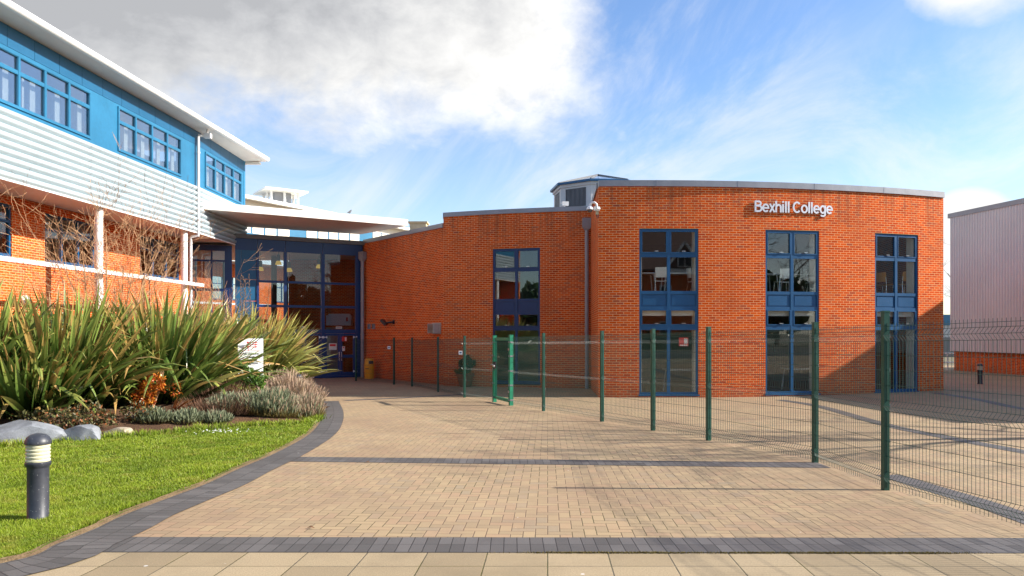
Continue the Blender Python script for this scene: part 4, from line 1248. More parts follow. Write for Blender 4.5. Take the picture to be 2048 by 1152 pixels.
mb = MB(); mb.tube([(*(P + n_ * .08), zg + .98), (*(P + n_ * .14), zg + .98), (*(P + n_ * .14 + gt * .13), zg + .97)], .012, 8); mb.lathe([(.0, .03), (.03, .02), (.035, 0), (.02, -.03), (0, -.035)], (P.x + gt.x * .14 + n_.x * .12, P.y + gt.y * .14 + n_.y * .12, zg + .94), 10)
mb.build('handle', CHROME, lk, True)
mb = MB()
for z in (.25, 1.40): mb.frame((*(B + gt * .01 + n_ * .02), zg + z), (gt * .10).to_3d(), (n_ * .04).to_3d(), (0, 0, .06))
mb.build('hinge', CHROME, gate)

# ------------------------------------------------------------------ bollards
def bollard(loc, label):
    t = thing('bollard_light', label, 'bollard light', loc, 0, 'bollard lights along the paths')
    x, y, z = loc
    mb = MB(); mb.lathe([(0, 0), (.100, 0), (.100, .025), (.088, .04), (.088, .495), (.092, .51), (.104, .525), (.106, .548), (.100, .555), (0, .555)], loc, 28); mb.build('body', BOLL, t, True)
    mb = MB(); pr = [(.060, .556)]
    for k in range(5):
        b = .558 + k * .032; pr += [(.098, b), (.101, b + .014), (.090, b + .026), (.096, b + .031)]
    mb.lathe(pr + [(.07, .722)], loc, 28); mb.build('lens', LENS, t, True)
    mb = MB(); mb.lathe([(.0, .715), (.107, .716), (.109, .728), (.105, .748), (.09, .778), (.062, .800), (.03, .810), (0, .812)], loc, 28); mb.build('cap', BOLL, t, True)
    return t
x, y = gp(76, 1045); bollard((x, y, G(x, y) + .0), 'dark bollard light standing on the lawn in the near corner')
bollard((-5.86, 20.3, G(-5.86, 20.3) + .03), 'bollard light whose cap just shows above the dry lavender')
x, y = gp(1960, 768); bollard((x, y, G(x, y)), 'dark bollard light on shaded paving before the metal clad hall')

# ------------------------------------------------------------------ small objects by the walls
x, y = -6.62, 34.3
bn = thing('litter_bin', 'yellow plastic litter bin with hooded lid against the shaded brick wall', 'litter bin', (x, y, G(x, y)))
mb = MB(); mb.lathe([(0, .01), (.205, .01), (.215, .04), (.235, .62), (.25, .625), (.25, .66), (0, .66)], (x, y, G(x, y)), 26); mb.build('body', YEL, bn, True)
mb = MB(); mb.lathe([(.245, .662), (.225, .69), (.215, .86), (.19, .93), (.10, .97), (0, .975)], (x, y, G(x, y)), 26); hd = mb.build('hood', YEL, bn, True)
mb = MB(); mb.frame((x + .02, y - .235, G(x, y) + .70), (.2, .06, 0), (-.02, .07, 0), (0, 0, .14)); mb.build('aperture', BLACK, hd)
mb = MB(); mb.frame((x - .13, y - .245, G(x, y) + .47), (.16, -.008, 0), (0, .03, 0), (0, 0, .03)); mb.build('latch', BLACK, bn)

x, y = gp(931, 773); y -= .1
pt = thing('plant_pot', 'terracotta pot of clipped greenery standing against the curved brick wall', 'plant pot', (x, y, G(x, y)))
mb = MB(); mb.lathe([(0, 0), (.20, 0), (.24, .05), (.33, .40), (.345, .44), (.36, .46), (.36, .52), (.31, .52), (.29, .44), (0, .44)], (x, y, G(x, y)), 28); mb.build('pot', TERRA, pt, True)
rng = random.Random(3)
LEAFD = mat_leaf('dark evergreen leaf', [(0, (.018, .045, .012)), (1, (.035, .085, .02))], .4, .15)
LEAFM = mat_leaf('mid green leaf', [(0, (.05, .10, .015)), (1, (.11, .20, .025))], .4, .25)
def leaf_ball(c, rx, ry, rz, n, size, rng, mb=None, zcut=-9):
    mb = mb or MB()
    for _ in range(n):
        while True:
            d = Vector((rng.uniform(-1, 1), rng.uniform(-1, 1), rng.uniform(-1, 1)))
            if .05 < d.length < 1: break
        d = d.normalized() * (d.length ** .45) * (.8 + .28 * math.sin(5 * d.x + c[0]) * math.cos(4 * d.z + 3 * d.y))
        p = Vector((c[0] + d.x * rx, c[1] + d.y * ry, c[2] + d.z * rz))
        if p.z < zcut: continue
        a = Vector((rng.gauss(0, 1), rng.gauss(0, 1), rng.gauss(0, 1) + .4)).normalized(); s = size * rng.uniform(.6, 1.3)
        sd = a.cross(Vector((rng.gauss(0, 1), rng.gauss(0, 1), rng.gauss(0, 1)))).normalized()
        mb.strip([p, p + a * s * .5 + d * .01, p + a * s], [s * .10, s * .28, s * .03], sd, rng.random(), .3)
    return mb
z = G(x, y)
leaf_ball((x + .07, y + .02, z + .88), .36, .34, .34, 1100, .085, rng).build('foliage', LEAFD, pt)
leaf_ball((x - .12, y - .08, z + .60), .34, .30, .16, 500, .075, rng).build('trailing_foliage', LEAFM, pt)
mb = MB(); mb.tube([(x, y, z + .42), (x + .04, y, z + .9)], .02, 6); mb.build('stem', BARKG, pt)

def on_link(pxx, pyy, out=0.0):
    s = s_px(LP, pxx); p = LP.pt(s) + LP.nn * out; z = 1.6 + (HY - pyy) / F * LP.pt(s).y
    return Vector((p.x, p.y, z))
n3, t3 = LP.nn.to_3d(), LP.t.to_3d()
fl = thing('floodlight', 'black floodlight on a short arm from the shaded brick wall', 'floodlight', tuple(on_link(788, 645)))
P = on_link(788, 644)
mb = MB(); mb.frame(P - t3 * .07 - V(0, 0, .09), t3 * .14, n3 * .03, (0, 0, .18)); mb.tube([P + n3 * .03, P + n3 * .22 - t3 * .12 + V(0, 0, -.03), P + n3 * .34 - t3 * .30 + V(0, 0, -.05)], .035, 8); mb.build('arm', BLACK, fl)
Q = P + n3 * .34 - t3 * .34 + V(0, 0, -.03); dn = (n3 * .5 - t3 * .5 + V(0, 0, -.7)).normalized(); sd = dn.cross(V(0, 0, 1)).normalized(); up = sd.cross(dn)
mb = MB(); mb.frame(Q - sd * .20 - up * .15 - dn * .08, sd * .40, up * .30, dn * .12); hd = mb.build('lamp_head', BLACK, fl)
mb = MB(); mb.frame(Q - sd * .16 - up * .11 + dn * .041, sd * .32, up * .22, dn * .006); mb.build('lens', paint('floodlight glass', (.75, .75, .70), .15), hd)
vt = thing('wall_vent', 'beige cowled extractor vent box at the right end of the shaded wall', 'vent', tuple(on_link(874, 657)))
P = on_link(866, 668)
mb = MB(); mb.frame(P, t3 * .62, n3 * .05, (0, 0, .46)); mb.build('back_plate', paint('beige vent', (.50, .45, .38), .6), vt)
mb = MB(); a = P + t3 * .02 + n3 * .051 + V(0, 0, .03)
mb.prism([(p.x, p.y) for p in (a, a + n3 * .26 + t3 * .04, a + n3 * .26 + t3 * .50, a + t3 * .56)], a.z, a.z + .40); cw = mb.build('cowl', paint('beige cowl', (.46, .42, .36), .6), vt)
mb = MB()
for k in range(7): mb.frame(a + n3 * .262 + t3 * .08 + V(0, 0, .04 + k * .05), t3 * .38, n3 * .02, (0, 0, .02))
mb.build('grille', BLACK, cw)
for k, (pxx, lab) in enumerate(((738, 'small grey wall box nearest the entrance downpipe'), (747, 'small grey wall box between the floodlight and the other box'))):
    P = on_link(pxx, 658); b = thing('wall_box', lab, 'wall box', tuple(P), 0, 'small grey boxes on the shaded wall')
    mb = MB(); mb.frame(P, t3 * .17, n3 * .09, (0, 0, .24)); mb.build('case', COPING, b)
    mb = MB(); mb.frame(P + t3 * .02 + n3 * .091 + V(0, 0, .02), t3 * .13, n3 * .008, (0, 0, .20)); mb.build('cover', LEAD, b)

# dome camera on its bracket at the corner
cc = thing('dome_camera', 'white dome security camera on a swan neck bracket at the corner', 'security camera', (2.62, 23.3, 5.4))
px_of = lambda px, py, Y: Vector(((px - 1024) / F * Y, Y, 1.6 + (HY - py) / F * Y))
c0_ = px_of(1180, 416, 23.2)
mb = MB(); mb.tube([px_of(1199, 417, 23.25), px_of(1194, 417, 23.15), px_of(1193, 408, 23.15), px_of(1189, 405, 23.15), px_of(1184, 405, 23.18), px_of(1180.5, 409, 23.2), c0_ + V(0, 0, .04)], .035, 10)
mb.frame(px_of(1188, 421, 23.20), (.12, 0, 0), (0, .10, 0), (0, 0, .13)); mb.frame(px_of(1196.5, 421, 23.2), (.05, 0, 0), (0, .14, 0), (0, 0, .13))
mb.build('bracket', WHITE, cc, True)
mb = MB(); mb.lathe([(0, .08), (.05, .07), (.08, .04), (.11, -.02), (.115, -.05), (.10, -.052), (0, -.052)], c0_, 20); hs_ = mb.build('housing', WHITE, cc, True)
mb = MB(); mb.lathe([(.085, -.053), (.08, -.09), (.055, -.125), (.02, -.14), (0, -.142)], c0_, 20); mb.build('dome', paint('smoked dome', (.10, .09, .09), .12), hs_, True)
jb = thing('junction_box', 'small buff box with a dangling cable under the dome camera', 'junction box', tuple(px_of(1192, 430, 23.2)))
mb = MB(); mb.frame(px_of(1191.5, 429, 23.22), (.09, 0, 0), (0, .08, 0), (0, 0, .11)); mb.build('case', paint('buff box', (.42, .36, .22), .6), jb)
mb = MB(); mb.tube([px_of(1193, 429, 23.26), px_of(1194.5, 437, 23.26), px_of(1197, 434, 23.26), px_of(1196.5, 422, 23.26)], .012, 6); mb.build('cable', BLACK, jb)

# wall light on the wing
s_ = sy(22.15)
P = WP.pt(sy(15.91 / (.0602 + (1024 - 48) / F))).to_3d() + V(0, 0, 1.6 + (HY - 600) / F * 22.0)
wl = thing('bulkhead_light', 'round white bulkhead light on the sunlit brick of the wing', 'wall light', tuple(P))
nW, tW = WP.nn.to_3d(), WP.t.to_3d()
def disc(mb, c, n, prof, seg=20):
    n = Vector(n).normalized(); a = n.cross(V(0, 0, 1)).normalized(); b = a.cross(n)
    i0 = len(mb.v)
    for r, h in prof:
        for k in range(seg):
            q = 2 * math.pi * k / seg; p = c + n * h + a * r * math.cos(q) + b * r * math.sin(q); mb.v.append(tuple(p))
    for i in range(len(prof) - 1):
        for k in range(seg):
            k2 = (k + 1) % seg; mb.f.append((i0 + i * seg + k, i0 + i * seg + k2, i0 + (i + 1) * seg + k2, i0 + (i + 1) * seg + k)); mb.uv.extend([(0, 0)] * 4); mb.m.append(0)
mb = MB(); disc(mb, P, nW, [(.15, 0), (.155, .05), (.13, .10), (.12, .10)]); mb.build('rim', WHITE, wl, True)
mb = MB(); disc(mb, P, nW, [(.119, .095), (.10, .13), (.06, .155), (0, .165)]); mb.build('lens', paint('greenish lens', (.45, .52, .45), .2), wl, True)
mb = MB(); mb.frame(P - tW * .03 - V(0, 0, .20), tW * .06, nW * .06, (0, 0, .05)); mb.build('sensor', BLACK, wl)

# sign board in the planting
sb_ = thing('visitor_sign', 'white visitors sign board with red emblem rising from the planting', 'sign', (-6.4, 18.2, -.1))
Ys = 18.2; x0, x1 = (477.5 - 1024) / F * Ys, (525.5 - 1024) / F * Ys; zt_, zb2 = 1.6 - 12 / F * Ys, .42
mb = MB(); mb.box(x0, x1, Ys, Ys + .03, zb2, zt_); mb.build('board', paint('white sign face', (.84, .83, .82), .45, .03), sb_)
mb = MB()
for xx in (x0 + .12, x1 - .12): mb.box(xx - .03, xx + .03, Ys + .031, Ys + .08, -.35, zt_ - .05)
mb.build('post', COPING, sb_)
def text(body, x, y, z, size, mat, parent, name='lettering', align='CENTER', bold=.012):
    cu = bpy.data.curves.new(name, 'FONT'); cu.body = body; cu.size = size; cu.align_x = align; cu.offset = bold * size; cu.extrude = .002
    ob = bpy.data.objects.new(name, cu); COL.objects.link(ob); bpy.context.view_layer.update()
    me = bpy.data.meshes.new_from_object(ob.evaluated_get(bpy.context.evaluated_depsgraph_get()))
    bpy.data.objects.remove(ob); bpy.data.curves.remove(cu)
    off = Vector(parent['_o'])
    for v in me.vertices: v.co = Vector((x + v.co.x, y - .003 + v.co.z * -1, z + v.co.y)) - off
    me.materials.clear(); me.materials.append(mat); me.flip_normals(); me.update()
    o = bpy.data.objects.new(name, me); COL.objects.link(o); o.parent = parent; return o
xm = (x0 + x1) / 2
for k, s in enumerate(('All visitors', 'must', 'sign in at', 'reception')): text(s, xm, Ys, zt_ - .40 - k * .077, .088, INK, sb_)
mb = MB()       # red emblem: three blades with arrow points over a low arch
for k in range(3):
    z = zt_ - .095 - k * .055; mb.box(xm - .07, xm + .13, Ys - .006, Ys - .001, z - .006, z + .006)
    mb.face([(xm + .10, Ys - .005, z + .022), (xm + .10, Ys - .005, z - .022), (xm + .175, Ys - .005, z)])
    mb.face([(xm - .085, Ys - .005, z + .02), (xm - .085, Ys - .005, z - .02), (xm - .06, Ys - .005, z - .02), (xm - .06, Ys - .005, z + .02)])
mb.box(xm - .055, xm - .047, Ys - .0062, Ys - .0012, zt_ - .29, zt_ - .08)
for k in range(10):
    a0, a1 = math.pi * (1 - k / 20), math.pi * (1 - (k + 1) / 20)
    mb.bar((xm - .05 + .15 * math.cos(a0), Ys - .004, zt_ - .29 + .10 * math.sin(a0)), (xm - .05 + .15 * math.cos(a1), Ys - .004, zt_ - .29 + .10 * math.sin(a1)), .004, .010)
mb.box(xm - .21, xm + .2, Ys - .006, Ys - .001, zt_ - .305, zt_ - .298); mb.build('emblem', RED, sb_)
sb_.rotation_euler.z = R(26)

# pendant lamps, column box in the lobby
YL = bpy.data.materials.new('lit yellow shade'); t = NT(YL)
t.done(t.pbsdf((.75, .50, .06), .4, 0, None, .5, Emission_Color=(1, .62, .08, 1), Emission_Strength=.35))
for (pxx, pyy, Y, lab) in ((557, 526, 35.6, 'yellow lobby pendant lamp in the left glass bay'), (578.5, 540, 36.6, 'yellow lobby pendant lamp just right of the first blue post'), (638, 533, 37.2, 'yellow lobby pendant lamp half behind the second blue post'), (521, 538, 36.4, 'yellow lobby pendant lamp beside the blue corner panel')):
    p = px_of(pxx, pyy, Y); tt = thing('pendant_lamp', lab, 'pendant lamp', tuple(p), 0, 'yellow pendant lamps in the lobby')
    mb = MB(); mb.lathe([(.15, -.08), (.14, .0), (.10, .08), (.07, .10)], p, 18); mb.build('lamp_shade', YL, tt, True)
    mb = MB(); mb.lathe([(0, .42), (.07, .40), (.09, .30), (.08, .12), (.06, .101), (0, .10)], p, 14); mb.build('lamp_housing', BLACK, tt, True)
    mb = MB(); mb.tube([(p.x, p.y, p.z + .42), (p.x, p.y, 5.48)], .012, 5); mb.build('cord', BLACK, tt)
ks = thing('reception_pillar', 'pale pillar with a white rounded box seen through the entrance doors', 'pillar', tuple(px_of(668, 735, 37.6)))
p = px_of(668, 735, 37.9)
mb = MB(); mb.box(p.x - .42, p.x + .42, p.y, p.y + .3, -.52, 1.86); mb.build('pillar', paint('stone pillar', (.42, .36, .30), .7), ks)
mb = MB(); q = px_of(678, 642, 37.3); mb.box(q.x - .62, q.x + .62, q.y - .12, q.y + .28, q.z - .22, q.z + .28); mb.box(q.x - .5, q.x + .55, q.y - .12, q.y + .28, q.z + .282, q.z + .36); bx_ = mb.build('box', WHITE, ks)
mb = MB(); mb.box(q.x + .38, q.x + .48, q.y - .13, q.y - .121, q.z - .02, q.z + .18); mb.build('indicator', RED, bx_)

# ------------------------------------------------------------------ furniture in the curved block
def make_chair(shell_mat, label):
    t = thing('chair', label, 'chair', (0, 0, 0))
    mb = MB(); n = 6
    for k in range(n):
        a, b = -.22 + .44 * k / n, -.22 + .44 * (k + 1) / n; f = lambda q: .45 + .35 * q * q
        mb.frame((a, -.20, f(a)), (b - a, 0, f(b) - f(a)), (0, .42, -.02), (0, 0, .02))
    mb.build('seat', shell_mat, t)
    mb = MB()
    for k in range(n):
        a, b = -.21 + .42 * k / n, -.21 + .42 * (k + 1) / n; f = lambda q: .24 - .9 * q * q
        mb.frame((a, f(a), .56), (b - a, f(b) - f(a), 0), (0, .02, 0), (0, .05, .32))
    mb.build('backrest', shell_mat, t)
    for sx in (-1, 1):
        mb = MB(); mb.tube([(.20 * sx, -.18, .44), (.23 * sx, -.22, 0)], .013, 6); mb.build('leg', CHROME, t, True)
        mb = MB(); mb.tube([(.20 * sx, .24, .72), (.20 * sx, .20, .44), (.23 * sx, .28, 0)], .013, 6); mb.build('leg', CHROME, t, True)
    return t
def make_table(label):
    t = thing('table', label, 'table', (0, 0, 0))
    mb = MB(); mb.frame((-.6, -.35, .715), (1.2, 0, 0), (0, .7, 0), (0, 0, .028)); mb.build('tabletop', WHITE, t)
    for sx in (-1, 1):
        for s2 in (-1, 1):
            mb = MB(); mb.tube([(.50 * sx, .28 * s2, .714), (.57 * sx, .32 * s2, 0)], .02, 8); mb.build('leg', WHITE, t, True)
    return t
FU, FLO = 2.802, -.358
w1, w2, w3 = [TA.pt((a + b) / 2) for a, b in wins]
ch = make_chair(SEAT, ''); tb = make_table('')
used = {'c': False, 't': False}
def put_chair(x, y, z, rz, lab):
    if not used['c']: used['c'] = True; ch.location = (x, y, z); ch.rotation_euler = (0, 0, rz); ch['label'] = lab; ch['group'] = 'pale chairs upstairs'; return
    dup(ch, (x, y, z), rz, lab, 'pale chairs upstairs')
def put_table(x, y, z, rz, lab):
    if not used['t']: used['t'] = True; tb.location = (x, y, z); tb.rotation_euler = (0, 0, rz); tb['label'] = lab; tb['group'] = 'white tables behind the tall windows'; return
    dup(tb, (x, y, z), rz, lab, 'white tables behind the tall windows')
put_chair(4.82, 23.85, FU, R(172), 'pale chair, back to the glass, upstairs in the window left of the lettering')
put_table(4.12, 24.35, FU, 0, 'white upstairs table on the left in the window left of the lettering')
put_table(5.52, 24.4, FU, 0, 'white upstairs table on the right in the window left of the lettering')
put_chair(5.98, 24.0, FU, R(95), 'pale chair side on at the right edge of the window left of the lettering')
put_chair(8.92, 24.35, FU, R(185), 'pale chair, back to the glass, upstairs in the window under the lettering')
put_table(8.25, 24.75, FU, R(6), 'white upstairs table on the left in the window under the lettering')
put_table(9.75, 25.0, FU, R(6), 'white upstairs table on the right in the window under the lettering')
put_chair(10.0, 24.55, FU, R(80), 'pale chair side on at the right edge of the window under the lettering')
put_table(5.65, 24.5, FLO, 0, 'white downstairs table in the window left of the lettering')
put_table(9.85, 25.1, FLO, R(5), 'white downstairs table in the window under the lettering')
oc_ = make_chair(SEATO, 'orange chair upstairs in the rightmost tall window, left of its mullion'); oc_['group'] = 'orange chairs upstairs'
oc_.location = (13.05, 25.9, FU); oc_.rotation_euler = (0, 0, R(120))
dup(oc_, (13.55, 25.55, FU), R(185), 'orange chair, back to the glass, upstairs in the rightmost tall window', 'orange chairs upstairs')
dup(oc_, (14.0, 25.9, FU), R(230), 'orange chair by the right frame upstairs in the rightmost tall window', 'orange chairs upstairs')

# ------------------------------------------------------------------ planting
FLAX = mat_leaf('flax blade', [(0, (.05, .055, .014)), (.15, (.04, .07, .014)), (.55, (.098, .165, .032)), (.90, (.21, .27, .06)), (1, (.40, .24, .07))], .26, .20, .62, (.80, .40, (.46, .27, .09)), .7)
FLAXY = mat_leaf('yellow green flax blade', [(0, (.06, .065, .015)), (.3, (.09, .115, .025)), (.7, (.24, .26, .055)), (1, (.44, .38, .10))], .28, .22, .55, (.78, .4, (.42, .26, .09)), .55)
STALK = mat_leaf('dry flower stalk', [(0, (.16, .10, .06)), (1, (.26, .17, .12))], .8, .05, .3)
def flax(c, n, L, rng, mat, label, spread=.45, lean=(0, 0), wd=.054, dead=0, group='flax clumps in the bed'):
    x, y = c; z = bedz(x, y); t = thing('flax_clump', label, 'flax plant', (x, y, z), 0, group)
    mb = MB()
    for k in range(n):
        az = rng.uniform(0, 2 * math.pi); r = spread * math.sqrt(rng.random())
        b = Vector((x + r * math.cos(az), y + r * math.sin(az), z - .02)); az += rng.gauss(0, .45)
        el = R(rng.triangular(18, 88, 70)); l = L * rng.triangular(.45, 1.1, .9); droop = rng.uniform(.05, 1.0) ** 1.6 * 1.5
        if rng.random() < .12: droop += rng.uniform(.6, 1.6)
        d = Vector((math.cos(az) * math.cos(el) + lean[0], math.sin(az) * math.cos(el) + lean[1], math.sin(el))).normalized()
        sd = d.cross(V(0, 0, 1)).normalized(); sd = (Matrix.Rotation(rng.gauss(0, .7), 3, d) @ sd).normalized()
        N = 8; pts = [b]; p = b.copy(); e = d.copy(); kink = rng.randint(3, 6) if rng.random() < .10 else 99
        for i in range(N):
            p = p + e * (l / N); pts.append(p.copy()); e = (e + Vector((0, 0, -1)) * droop * (i / N) ** 1.3 * .30).normalized()
            if i == kink: e = (e + Vector((rng.uniform(-.4, .4), rng.uniform(-.4, .4), -1.1))).normalized()
        w = wd * rng.uniform(.65, 1.2); W_ = [w * f for f in (.75, .9, 1, 1, .96, .88, .72, .42, .04)]
        mb.strip(pts, W_, sd, rng.random(), rng.uniform(.15, .55))
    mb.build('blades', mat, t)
    if dead:
        mb = MB()
        for k in range(dead):
            a = rng.uniform(0, 6.28); b = Vector((x + .2 * math.cos(a), y + .2 * math.sin(a), z)); tip = b + Vector((rng.uniform(-.25, .4), rng.uniform(-.2, .2), L * rng.uniform(1.15, 1.38)))
            mb.tube([b, (b + tip) / 2 + V(.03, 0, 0), tip], [.014, .010, .004], 5)
            for i in range(16):
                q = b.lerp(tip, .66 + .34 * i / 16); dd = Vector((rng.uniform(-1, 1), rng.uniform(-1, 1), .9)).normalized() * rng.uniform(.06, .13)
                mb.tube([q, q + dd], [.007, .011], 4)
        mb.build('flower_stalk', STALK, t)
    return t
rng = random.Random(11)
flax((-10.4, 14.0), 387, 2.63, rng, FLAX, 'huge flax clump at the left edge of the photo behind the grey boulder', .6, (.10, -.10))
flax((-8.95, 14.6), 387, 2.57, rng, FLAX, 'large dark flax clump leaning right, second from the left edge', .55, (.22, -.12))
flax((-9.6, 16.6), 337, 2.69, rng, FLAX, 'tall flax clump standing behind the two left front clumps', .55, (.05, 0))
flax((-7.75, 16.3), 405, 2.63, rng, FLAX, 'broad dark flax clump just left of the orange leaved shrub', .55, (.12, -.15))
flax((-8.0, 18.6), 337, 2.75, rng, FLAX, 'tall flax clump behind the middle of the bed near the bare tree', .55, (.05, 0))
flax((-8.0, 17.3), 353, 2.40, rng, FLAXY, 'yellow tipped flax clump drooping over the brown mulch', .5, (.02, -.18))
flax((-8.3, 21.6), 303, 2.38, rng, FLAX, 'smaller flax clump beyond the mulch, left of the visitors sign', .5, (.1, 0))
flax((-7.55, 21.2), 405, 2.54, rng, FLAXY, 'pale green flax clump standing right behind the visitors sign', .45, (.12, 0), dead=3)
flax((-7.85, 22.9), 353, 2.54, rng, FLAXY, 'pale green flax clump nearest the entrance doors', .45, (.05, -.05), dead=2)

def grow(mb, b, d, L, r, depth, rng, kids, up=.10, wob=.16, minr=.0035, seg=6, tip=.25, twig=None):
    pts = [b.copy()]; rad = [r]; p = b.copy(); e = d.normalized()
    for i in range(seg):
        e = (e + Vector((rng.gauss(0, wob), rng.gauss(0, wob), rng.gauss(0, wob * .6) + up))).normalized()
        p = p + e * (L / seg); pts.append(p.copy()); rad.append(max(minr, r * (1 - (1 - tip) * (i + 1) / seg)))
    mb.tube(pts, rad, 6 if r > .03 else 4 if r > .008 else 3, 0, False)
    if depth == 0: return
    n = kids[0] if isinstance(kids, (list, tuple)) else kids
    rest = kids[1:] if isinstance(kids, (list, tuple)) else kids
    for k in range(n):
        f = rng.uniform(.22, 1.0); i = min(seg - 1, int(f * seg)); q = pts[i].lerp(pts[i + 1], f * seg - i)
        dd = (pts[i + 1] - pts[i]).normalized(); a = dd.cross(Vector((rng.gauss(0, 1), rng.gauss(0, 1), rng.gauss(0, 1)))).normalized()
        ang = R(rng.uniform(25, 62)); nd = dd * math.cos(ang) + a * math.sin(ang)
        grow(mb, q, nd, L * rng.uniform(.40, .68) * (1.1 - .35 * f), max(minr, rad[i] * .52), depth - 1, rng, rest, up, wob * 1.1, minr, max(3, seg - 1), tip)
def bare_shrub(c, H, stems, rng, label, kids=(6, 4, 3), spread=.75, r0=.035, group=None, mat=BARK, name='bare_shrub', lean=(0, 0)):
    x, y = c; z = bedz(x, y); t = thing(name, label, 'bare shrub', (x, y, z), 0, group)
    mb = MB(); tw = MB()
    for k in range(stems):
        az = 2 * math.pi * (k + rng.uniform(-.3, .3)) / stems; sp = spread * rng.uniform(.35, 1.15)
        d = Vector((math.cos(az) * sp + lean[0], math.sin(az) * sp + lean[1], 1))
        grow(mb, Vector((x + .10 * math.cos(az), y + .10 * math.sin(az), z - .05)), d, H * rng.uniform(.55, .92), r0 * rng.uniform(.6, 1), len(kids), rng, kids, .11, .10, .0034)
    mb.build('branches', mat, t)
    return t
flax((-8.9, 13.55), 237, 1.75, rng, FLAX, 'low sprawling flax clump right behind the grey boulders', .5, (.15, -.35))
flax((-8.55, 14.9), 237, 1.8, rng, FLAX, 'low sprawling flax clump left of the orange leaved shrub', .45, (.2, -.3))
flax((-10.6, 12.9), 250, 1.9, rng, FLAX, 'flax clump cut by the left edge of the photo', .5, (.2, -.25))
rng = random.Random(5)
bare_shrub((-10.0, 18.4), 4.6, 15, rng, 'leafless orange brown shrub spreading wide in front of the first white column', (7, 4, 3), .40, .034)
bare_shrub((-9.1, 20.2), 3.5, 7, rng, 'leafless shrub to the right, before the second white column', (6, 3, 2), .5, .03)
bare_shrub((-9.1, 23.2), 3.5, 6, rng, 'leafless shrub with upright tips before the blue corner panel', (5, 3, 2), .5, .028)
bare_shrub((-11.9, 15.8), 2.8, 6, rng, 'leafless shrub at the left edge before the sunlit brick', (5, 3, 2), .8, .025)

LAVG = mat_leaf('grey green lavender', [(0, (.09, .085, .04)), (.35, (.12, .14, .065)), (1, (.235, .26, .155))], .75, .15, .3)
LAVD = mat_leaf('dry lavender heads', [(0, (.15, .13, .07)), (.55, (.28, .20, .11)), (.8, (.37, .255, .165)), (1, (.42, .30, .21))], .85, .2, .25)
LAVO = mat_leaf('olive stems', [(0, (.16, .11, .03)), (1, (.24, .20, .06))], .8, .2, .35)
BRN = mat_leaf('brown dead stems', [(0, (.10, .055, .03)), (1, (.20, .105, .06))], .85, .1, .4)
def spikes(mb, c, rx, ry, n, h, w, rng, lean=.35, base=0.0, dome=True, wprof=(1, 1, .8, .1), seg=3):
    x, y = c
    for _ in range(n):
        a = rng.uniform(0, 6.2832); q = math.sqrt(rng.random()); px_, py_ = x + rx * q * math.cos(a), y + ry * q * math.sin(a)
        hh = h * (math.sqrt(max(.05, 1 - .75 * q * q)) if dome else 1) * rng.uniform(.7, 1.12) * (1 + .16 * math.sin(px_ * 5.3) * math.cos(py_ * 4.1))
        b = Vector((px_, py_, bedz(x, y) - .03 + base * hh))
        d = Vector((math.cos(a) * lean * q + rng.gauss(0, .14), math.sin(a) * lean * q + rng.gauss(0, .14), 1))
        pts = [b + d * (hh * (1 - base) * k / seg) + Vector((rng.gauss(0, .008), rng.gauss(0, .008), 0)) for k in range(seg + 1)]
        ww = w * rng.uniform(.7, 1.3)
        mb.strip(pts, [ww * f for f in wprof], Vector((rng.gauss(0, 1), rng.gauss(0, 1), 0)).normalized(), rng.random(), .3)
def lavender(c, rx, ry, h, n, label, dry=0, olive=0, group='lavender bushes in the bed', green=True):
    t = thing('lavender_bush', label, 'lavender', (c[0], c[1], bedz(*c)), 0, group)
    if green:
        mb = MB(); spikes(mb, c, rx, ry, n, h, .011, rng, .45, .30, True, (.8, 1.1, .9, .3)); mb.build('foliage', LAVG, t)
    if olive:
        mb = MB(); spikes(mb, c, rx * .98, ry * .98, olive, h * .62, .006, rng, .8, 0, True); mb.build('stems', LAVO, t)
    if dry:
        mb = MB(); spikes(mb, c, rx, ry, dry, h * (1.18 if green else 1), .0065, rng, .45, .15, True, (.5, .5, 1.2, .8)); mb.build('flower_heads', LAVD, t)
    return t
rng = random.Random(21)
lavender((-5.40, 15.95), .62, .55, .50, 1900, 'grey green lavender bush in the middle of the bed edge', 150, 700)
lavender((-6.05, 15.65), .38, .4, .42, 900, 'smaller grey green lavender bush beside the brown stems', 60, 300)
lavender((-4.85, 16.75), .45, .55, .48, 1300, 'lavender bush with dusky spikes beside the paving edge', 500, 600)
lavender((-5.45, 18.3), .70, .7, .60, 500, 'pale brown dry lavender bush at the tip of the bed', 2400, 500)
lavender((-6.35, 20.3), .65, .7, .62, 350, 'pale brown dry lavender bush under the visitors sign', 2400, 400)
lavender((-6.6, 22.0), .5, .7, .58, 300, 'pale brown dry lavender bush nearest the entrance', 1600, 300)
lavender((-6.85, 14.15), .34, .28, .30, 650, 'low grey lavender tuft nearest the flat stone', 0, 100)
lavender((-6.35, 14.4), .30, .26, .28, 550, 'low grey lavender tuft in the middle of the front edge', 0, 100)
lavender((-5.9, 14.75), .28, .26, .28, 500, 'low grey lavender tuft at the right of the front row', 40, 100)
lavender((-4.55, 16.4), .30, .5, .45, 200, 'straw coloured tuft at the corner of lawn and edging', 300, 800)
lavender((-5.05, 15.75), .45, .28, .36, 350, 'straw coloured stems at the foot of the lavender by the lawn', 150, 1300)
br = thing('dead_shrub', 'patch of brown dead stems over the mulch in the bed', 'dead shrub', (-6.6, 16.6, bedz(-6.6, 16.6)))
mb = MB(); spikes(mb, (-6.75, 16.9), .75, .6, 1500, .55, .006, rng, .9, 0, True); spikes(mb, (-6.2, 15.4), .7, .4, 900, .40, .005, rng, .8, 0, True); mb.build('stems', BRN, br)
ORNG = mat_leaf('orange leaf', [(0, (.50, .20, .03)), (1, (.80, .32, .04))], .35, .4, .45, (.72, .0, (.65, .07, .02)))
